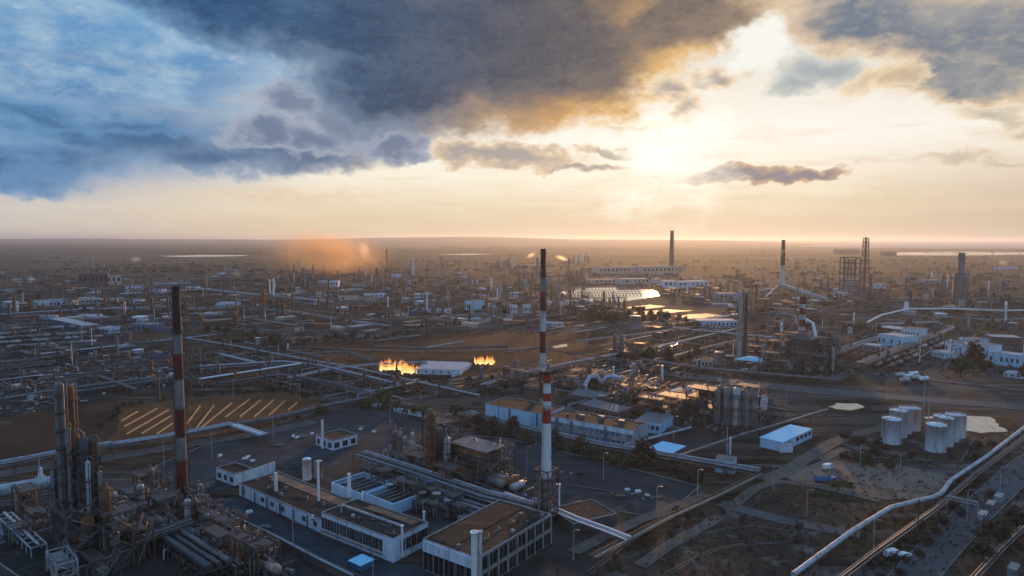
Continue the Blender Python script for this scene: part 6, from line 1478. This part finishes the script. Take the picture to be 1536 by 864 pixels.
# distant pipe racks along the works' grid
rackz = [(60,470),(180,446),(330,500),(380,485),(460,470),(520,485),(600,460),(640,485),(700,500),(560,520),(430,535),(330,540),(860,505),(920,510),(1010,500),(1060,485),(1150,470),(1230,470),(1300,460),(1390,448),(1450,440),(1500,450),(1180,430),(620,435),(680,425),(240,430),(100,440),(20,455),(900,530),(820,535),(760,540),(640,530),(230,520),(60,540),(150,575),(100,600),(300,580)]
for i,(x,y) in enumerate(rackz):
    a = P(x,y); ang = rnd.choice([YAW, YAW+PI/2, YAW+PI/2]); L_ = rnd.uniform(60,170) if y < 520 else rnd.uniform(45,90)
    b = a+Vector((math.cos(ang)*L_, math.sin(ang)*L_, 0)); w_ = rnd.choice(['silver','dull_pipe','white','dark_pipe'])
    pipe_rack(None, [a,b], rnd.choice([4,5,6]), rnd.choice([3,4]), .5 if y < 500 else .36, mats=(w_,'dull_pipe'), step=L_/6, group='short pipe racks across the works', adj={'silver':'silver','dull_pipe':'dull brown','white':'whitish','dark_pipe':'dark'}[w_]+' pipe rack', tier=False)
more = [([(0,448),(150,438),(300,430)],'dull_pipe','long dull pipe rack crossing the far left distance'),([(300,446),(430,455),(560,456),(720,450)],'dark_pipe','long dark pipe rack crossing in front of the distant refinery'),([(560,486),(700,480),(800,476)],'dull_pipe','dull pipe rack crossing below the white factory block'),([(290,498),(420,505),(560,506),(700,497)],'dark_pipe','long dark pipe rack crossing the left middle distance'),([(830,506),(920,494),(1000,490)],'dull_pipe','dull pipe rack in front of the grey storage tank'),([(1120,476),(1300,470),(1400,462)],'dark_pipe','dark pipe rack crossing behind the furnace unit'),([(1300,458),(1420,452),(1560,450)],'dull_pipe','dull pipe rack crossing in front of the reactor tower'),([(560,528),(640,532),(760,528)],'dark_pipe','dark pipe rack along the far edge of the burnt field'),([(0,540),(120,530),(270,520)],'dark_pipe','dark pipe rack along the far edge of the scrap yard'),([(0,612),(90,596),(230,578)],'dull_pipe','dull pipe rack along the near edge of the scrap yard'),([(860,520),(960,508),(1060,494)],'silver','silver pipe rack rising to the right behind the burnt field'),([(430,540),(520,536),(560,548)],'dull_pipe','short dull pipe rack left of the burning pits'),([(1400,480),(1480,486),(1560,484)],'silver','silver pipe rack above the pale works')]
for pts, w_, lab in more:
    pipe_rack(lab, pts, 5, 3, .5, mats=(w_,'dull_pipe','dark_pipe'), step=22)
# spray heads in the pond
ph_ = thing('spray_head', 'small dark spray head standing in a row in the bright spray pond', 'spray head', P(850,437), 0, 'rows of spray heads in the pond')
m_ = MB(); m_.cyl((0,0,0),(0,0,2.4),.5,n=6); m_.build('riser', M['dark_pipe'], ph_); m_ = MB(); m_.lathe([(1.6,2.2),(1.9,2.6),(.5,3.2),(0,3.2)],8); m_.build('head', M['steel'], ph_)
for r_ in range(6):
    y = 433.6+r_*2.9
    for c_ in range(22):
        x = 846+r_*2+c_*(5.2 if r_ < 4 else 4.0)
        if (r_ or c_) and 840 < x < 978: dup(ph_, P(x,y), rnd.uniform(0,6), 1, 'small dark spray head standing in a row in the bright spray pond', None, 'rows of spray heads in the pond')
# thin posts all over the middle distance
for i in range(60):
    x = rnd.uniform(0,1536); y = rnd.uniform(445,560)
    if 555 < x < 775 and y > 500 or inpoly(NOGO,x,y): continue
    mast(None, P(x,y), rnd.uniform(9,20), None, rnd.choice(['galv','white','steel']), .3, 'posts in the middle distance', 'thin upright post', 'post', 'post')
# trees farther off
rowp([(0,440),(100,470),(200,478)], 22, ['tall','olive','round'], .8, 1.5, 'trees in the left distance', 14)
rowp([(300,500),(420,520),(560,512),(700,488)], 40, ['tall','tall','bush','olive'], .6, 1.3, 'trees in the middle distance', 12)
rowp([(880,482),(930,460),(990,480),(1060,500)], 22, ['tall','tall','round'], .8, 1.6, 'trees round the settling pond', 9)
rowp([(1150,500),(1240,490),(1330,505),(1400,490)], 26, ['round','tall','olive'], .7, 1.4, 'trees behind the furnace unit', 12)
rowp([(560,560),(660,575),(760,570),(820,560)], 22, ['bush','bush','gbush'], .8, 1.5, 'shrubs below the burning pits', 5)
rowp([(850,560),(950,545),(1050,540)], 18, ['bush','tall'], .8, 1.5, 'shrubs along the link road', 6)
# tree belts and scrub that nobody could count
def belt(name, spots, mats_, seed, size, faces=7):
    rr = random.Random(seed); mb = MB()
    for p, s in spots:
        mi = rr.randrange(len(mats_))
        for i in range(faces):
            c = p+Vector((rr.gauss(0,s*.45), rr.gauss(0,s*.45), abs(rr.gauss(s*.45,s*.3))+.05)); q = size*s*rr.uniform(.3,.7)
            u = Vector((rr.gauss(0,1),rr.gauss(0,1),rr.gauss(0,1))).normalized(); v = u.orthogonal().normalized()*q; w2 = u.cross(v)*rr.uniform(.4,1)
            mb.add([c-v-w2,c+v-w2*.4,c+v*.5+w2,c-v*.7+w2*.7],[(0,1,2,3)],False,mi)
    o = mb.build(name, mats_); return o
def spots(n, poly, s0, s1, clump=0, spread=(12,8)):
    r_ = []
    while len(r_) < n:
        x,y = pick(poly); p = P(x,y); r_.append((p, rnd.uniform(s0,s1)))
        for j in range(rnd.randrange(clump+1)): r_.append((p+Vector((rnd.gauss(0,spread[0]),rnd.gauss(0,spread[1]),0)), rnd.uniform(s0,s1)))
    return r_
o = belt('tree_belt', spots(900, [(0,372),(1536,372),(1536,412),(0,414)], 3.5, 8, 26, (130,12)), [M['leaf_brown'],M['leaf_green'],M['leaf_olive'],M['leaf_brown']], 5, .9)
tag(o, 'far off belts of brown and olive trees spread over the plain beyond the works', 'trees', None, 'stuff')
o = belt('tree_belt', spots(1700, [(0,412),(1536,410),(1536,470),(0,475)], 2.5, 6.5, 9), [M['leaf_brown'],M['leaf_brown'],M['leaf_olive'],M['leaf_green']], 6, .8)
tag(o, 'scattered brown scrub and trees growing between the distant works', 'scrub', None, 'stuff')
o = belt('scrub', spots(2600, [(280,475),(1536,475),(1536,560),(760,590),(560,600),(280,560)], .8, 2.2, 4), [M['leaf_brown'],M['leaf_brown'],M['leaf_olive'],M['trunk']], 8, .9)
tag(o, 'low brown scrub and weeds dotted over the waste ground in the middle distance', 'scrub', None, 'stuff')
o = belt('weeds', spots(1400, [(860,864),(1140,735),(1330,690),(1536,640),(1536,864)], .3, .9, 3), [M['leaf_brown'],M['leaf_olive'],M['leaf_brown']], 9, .9)
tag(o, 'dry weeds dotted over the bare plots at the lower right', 'weeds', None, 'stuff')
rr = random.Random(21); mb = MB(); ml = [M['grey_wall'],M['brick'],M['conc_dark'],M['roof_white'],M['cream_wall'],M['white_wall'],M['roof_brown'],M['steel'],M['rust']]
for i in range(900):
    x,y = pick([(0,398),(1536,394),(1536,470),(900,480),(560,500),(0,482)]); p = P(x,y); l = rr.uniform(8,34); mi = rr.choice([0,1,1,1,2,2,2,2,3,4,6,6,7,7,8])
    if rr.random() < .42: mb.cyl((p.x,p.y,0),(p.x,p.y,rr.uniform(8,24)),rr.uniform(.8,1.8),n=8,mi=rr.choice([1,2,7,7,8]))
    else: mb.cb((p.x,p.y,2),l,rr.uniform(6,14),rr.choice([3,4,4,6]),rr.choice([YAW,YAW+PI/2,.1]),mi)
o = mb.build('far_sheds', ml); tag(o, 'mass of tiny far off sheds, stacks and tanks filling the works towards the plain', 'sheds', None, 'stuff')
rr = random.Random(31); mb = MB(); ml = [M['dull_pipe'],M['dark_pipe'],M['steel'],M['silver'],M['rust'],M['conc_dark']]
for i in range(2600):
    x,y = pick([(0,418),(1536,412),(1536,500),(1300,560),(1000,560),(760,590),(600,600),(300,575),(0,600)]) if i < 2100 else pick([(850,570),(960,580),(1150,605),(1140,640),(870,612)])
    p = P(x,y); a = rr.choice([YAW,YAW+PI/2,YAW+PI/2]); L_ = rr.uniform(6,38)*(1 if y < 500 else .6); q = Vector((math.cos(a),math.sin(a),0))*L_; z = rr.uniform(.6,5); r_ = rr.uniform(.12,.42); mi = rr.choice([0,0,1,1,1,2,2,3,4,5,5])
    zz = Vector((0,0,z)); mb.tube([p-q,p-q+zz,p+q+zz,p+q], r_, 5, mi=mi)
    if rr.random() < .6: n2 = Vector((-q.y,q.x,0)).normalized()*r_*3.2; mb.tube([p-q*.8+n2+zz*.8,p+q*.9+n2+zz*.8], r_*.8, 5, mi=rr.choice([0,1,2,5]))
    for t_ in (-.5,0,.5): mb.cyl(p+q*t_, p+q*t_+zz, .16, n=4, mi=2)
    if rr.random() < .3: hh_ = rr.uniform(3,11); mb.cyl(p, p+Vector((0,0,hh_)), rr.uniform(.4,1.3), n=8, mi=rr.choice([0,2,4,5,5]))
o = mb.build('distant_pipework', ml); tag(o, 'endless low pipes, valves and supports threading between the distant units and sheds', 'pipework', None, 'stuff')
# scrap yard
rr = random.Random(12); mb = MB(); ml = [M['shell'],M['shell_pale'],M['rust'],M['conc_dark'],M['dark_pipe'],M['grey_wall'],M['white_wall'],M['steel']]
cc = [P(*pick([(0,548),(120,538),(265,548),(268,578),(180,588),(60,606),(0,618)])) for _ in range(46)]
for i in range(1900):
    p = rr.choice(cc)+Vector((rr.gauss(0,11),rr.gauss(0,6),0)); s = rr.uniform(.4,1.0)*rr.choice([1,1,1.6,2.4]); mi = rr.choice([0,0,2,2,4,4,7,7,7,3,3,1,5,6] if rr.random() < .6 else [0,2,3,4,7])
    if rr.random() < .35:
        a = rr.uniform(0,PI); q = Vector((math.cos(a),math.sin(a),0))*s*2; mb.cyl(p-q+Vector((0,0,.5)),p+q+Vector((0,0,.5)),.45,n=7,mi=mi)
    else: mb.cb((p.x,p.y,s*.4),s*2,s*rr.uniform(.7,1.6),s*.8,rr.uniform(0,3),mi)
o = mb.build('scrap_heap', ml); tag(o, 'jumble of scrap metal, pipes and crates covering the yard at the left', 'scrap', None, 'stuff')
rr = random.Random(13); mb = MB()
for poly,n in (([(195,740),(300,745),(345,790),(440,862),(300,862),(220,800)],800),([(560,690),(640,665),(780,725),(800,760),(690,780),(560,725)],600),([(1060,545),(1120,530),(1260,540),(1270,560),(1150,572)],300),([(860,590),(960,580),(1150,620),(1140,650),(1000,650)],350)):
    for i in range(n):
        x,y = pick(poly); p = P(x,y); s = rr.uniform(.25,.9); mi = rr.choice([0,0,2,4,4,7,7,1,3,5,6]) if rr.random() < .5 else rr.choice([0,7,4])
        if rr.random() < .5:
            a = rr.choice([YAW, YAW+PI/2]); q = Vector((math.cos(a),math.sin(a),0))*s*6; z = Vector((0,0,rr.uniform(.4,3.5))); mb.tube([p-q,p-q+z,p+q+z,p+q],.09+s*.16,5,mi=mi)
        else: mb.cb((p.x,p.y,s*.7),s*2,s*1.6,s*1.4,YAW,mi)
o = mb.build('ground_pipework', ml); tag(o, 'tangle of low pipes, valves and boxes filling the ground between the process frames', 'pipework', None, 'stuff')

# ------------------------------------------------------------------ smoke, steam, haze
def smoke_mat(name, col, dens, scale, aniso=.3, thr=(.3,.6)):
    m = bpy.data.materials.new(name); m.use_nodes = True; n_ = m.node_tree; n_.nodes.clear()
    o = N(n_,'ShaderNodeOutputMaterial'); v = N(n_,'ShaderNodeVolumePrincipled'); n_.links.new(v.outputs[0], o.inputs['Volume'])
    v.inputs['Color'].default_value = (*col,1); v.inputs['Anisotropy'].default_value = aniso; v.inputs['Density Attribute'].default_value = ''
    tcn = N(n_,'ShaderNodeTexCoord'); gr = N(n_,'ShaderNodeTexGradient', gradient_type='QUADRATIC_SPHERE'); n_.links.new(tcn.outputs['Object'], gr.inputs[0])
    nz = noise(n_, pos(n_), scale, 4, .6); k = ramp(n_, nz, [(thr[0],(0,0,0)),(thr[1],(1,1,1))])
    mu = N(n_,'ShaderNodeMath', operation='MULTIPLY'); n_.links.new(gr.outputs['Fac'], mu.inputs[0]); n_.links.new(k, mu.inputs[1])
    m2 = N(n_,'ShaderNodeMath', operation='MULTIPLY'); n_.links.new(mu.outputs[0], m2.inputs[0]); m2.inputs[1].default_value = dens; n_.links.new(m2.outputs[0], v.inputs['Density']); return m
def plume(name, label, px, py, base_py, rx, rz_, m, tilt=0.0, ry=None):
    """ellipsoid of smoke centred on pixel (px, py), standing over ground point (px, base_py); radii in photo pixels"""
    b = P(px, base_py); k = mpp(b); z = zat(px, py, b)
    mb = MB(); mb.lathe([(math.sin(PI*i/10)+1e-4, -math.cos(PI*i/10)) for i in range(11)], 20)
    o = mb.build(name, m); o.location = (b.x, b.y, z); o.scale = (rx*k, (ry or rx)*k, rz_*k); o.rotation_euler = (0, tilt, 0)
    tag(o, label, 'smoke' if 'smoke' in name else 'steam'); return o
plume('smoke_plume', 'broad backlit orange smoke drifting left low over the plain, far left of centre', 486, 380, 411, 118, 42, smoke_mat('backlit_orange_smoke', (1.0,.70,.38), .03, .010, .62, (.3,.7)), R(4))  # whitish smoke, its backlit orange put into the scatter colour
plume('steam_plume', 'bright cream steam puff at the right end of the orange smoke', 547, 377, 410, 12, 19, smoke_mat('cream_steam', (1,.98,.92), .12, .03, .7), R(-18))
plume('steam_plume', 'small cream steam puff left of the tallest chimney top', 797, 383, 412, 11, 5, smoke_mat('steam_b', (1,.97,.9), .09, .05, .7), R(-24))
plume('steam_plume', 'small cream steam puff right of the tallest chimney top', 842, 387, 414, 14, 4.5, smoke_mat('steam_c', (1,.97,.9), .09, .05, .7), R(18))
chimney('thin far flare stack with the cream steam streaming from its top', 853, 416, 389, 4, 3, [(389,'shell')], lad=False, name='far_stack')
chimney('thin far flare stack just left of the tallest chimney, under a steam puff', 806, 414, 387, 4, 3, [(387,'shell')], lad=False, name='far_stack')
plume('steam_plume', 'pale steam rising in the far left distance', 203, 389, 400, 12, 6, smoke_mat('steam_d', (.95,.9,.85), .05, .02, .4), 0)
plume('steam_plume', 'white steam pair at the far right, under the lake', 1504, 394, 404, 9, 6, smoke_mat('steam_e', (1,.9,.8), .07, .03, .4), 0)
plume('steam_plume', 'cream steam above the sheds left of the dark columns', 356, 411, 424, 9, 6, smoke_mat('steam_f', (1,.85,.65), .08, .04, .4), 0)
hz = MB(); hz.box(-31000,-600,-1,31000,43500,170); HAZE = hz.build('haze', [])
hm_ = bpy.data.materials.new('haze_air'); hm_.use_nodes = True; n_ = hm_.node_tree; n_.nodes.clear()
o_ = N(n_,'ShaderNodeOutputMaterial'); v_ = N(n_,'ShaderNodeVolumePrincipled'); n_.links.new(v_.outputs[0], o_.inputs['Volume'])
v_.inputs['Color'].default_value = (.84,.91,1.0,1); v_.inputs['Density'].default_value = 5.2e-5; v_.inputs['Anisotropy'].default_value = .55; v_.inputs['Density Attribute'].default_value = ''
HAZE.data.materials.append(hm_); HAZE['kind'] = 'stuff'; HAZE['label'] = 'thin evening haze over the whole works and plain'; HAZE['category'] = 'haze'
try: hm_.cycles.homogeneous_volume = True
except Exception: pass

# ------------------------------------------------------------------ labels for the many: look first, then the nearest landmark
LM = [('the left banded chimney',272,760),('the tallest central chimney',813,600),('the white chimney foot',819,775),('the long blue hall',800,645),('the windowed end of the blue hall',930,670),('the low white hall',415,765),('the taller flat roofed hall',545,820),('the twin white stacks',715,850),('the left fire',598,552),('the right fire',728,542),('the striped brown field',310,628),
 ('the left white tank cluster',1345,655),('the right white tank cluster',1420,665),('the lone white roofed shed',1190,668),('the pale blue hut',1090,705),('the blue truck',1240,722),('the silver pipeline bend',1410,752),('the furnace block',1201,552),('the blue pyramid canopy',1131,551),('the spray pond',900,441),('the power station chimney',1007,404),('the turbine hall',925,408),('the reactor tower',1439,452),('the lattice tower',1296,436),('the frame tower',1273,446),('the dark brown block',140,428),('the orange smoke',480,400),('the long windowed building',82,460),('the scrap yard',130,570),('the white factory block',735,465),('the grey storage tank',952,490),('the long pale blue works building',1506,548),('the corner columns',115,840),('the silo row',1100,640),('the gatehouse',340,722),('the white workshop',495,670),('the sloping gallery',1200,444),('the rusty tall column',648,715),('the machine shelter',716,718),('the dark columns far left',440,430),('the far thin stack',580,406),('the long blue shed',100,490),('the settling pond',1020,472),('the road portal',1440,774),('the lake',1380,384),('the tall column pair',1112,545),('the flat canopy roof',985,688),('the basins',545,760),('the loading rack',1350,530),('the west road',120,692),('the three pale tanks',651,461),('the white roofed sheds',330,465),('the brown burnt field',640,515),('the cross road',1300,592),('the front plot',1100,800),('the sandy plot',1300,720),('the lower left pipe bridge',240,832),('the pinkish upright drums',171,793),('the far right plumes',1504,402)]
ORD = ['','second','third','fourth','fifth','sixth','seventh','eighth','ninth','tenth','eleventh','twelfth','thirteenth','fourteenth','fifteenth','sixteenth','seventeenth','eighteenth','nineteenth','twentieth']
bk = {}
for o, lab, adj in THINGS:
    if o.get('label') or not adj: continue
    x, y = Q(o.location); best = min(LM, key=lambda l: (l[1]-x)**2 + ((l[2]-y)*2.6)**2)
    dx, dy = x-best[1], (y-best[2])*2.6
    if abs(dx) > abs(dy): rel = 'beside'
    else: rel = 'in front of' if dy > 0 else 'behind'
    bk.setdefault((adj, rel, best[0]), []).append((math.hypot(dx,dy), o))
for (adj, rel, lm), lst in bk.items():
    lst.sort(key=lambda q: q[0])
    for i, (_, o) in enumerate(lst):
        if len(lst) == 1: s = f'{adj} {rel} {lm}'
        else:
            rk = 'nearest' if i == 0 else ('farthest' if i == len(lst)-1 and i > 0 else f'{ORD[i] if i < 20 else str(i+1)+"th"} nearest')
            s = f'{adj} {rel} {lm}, {rk}'
        o['label'] = s
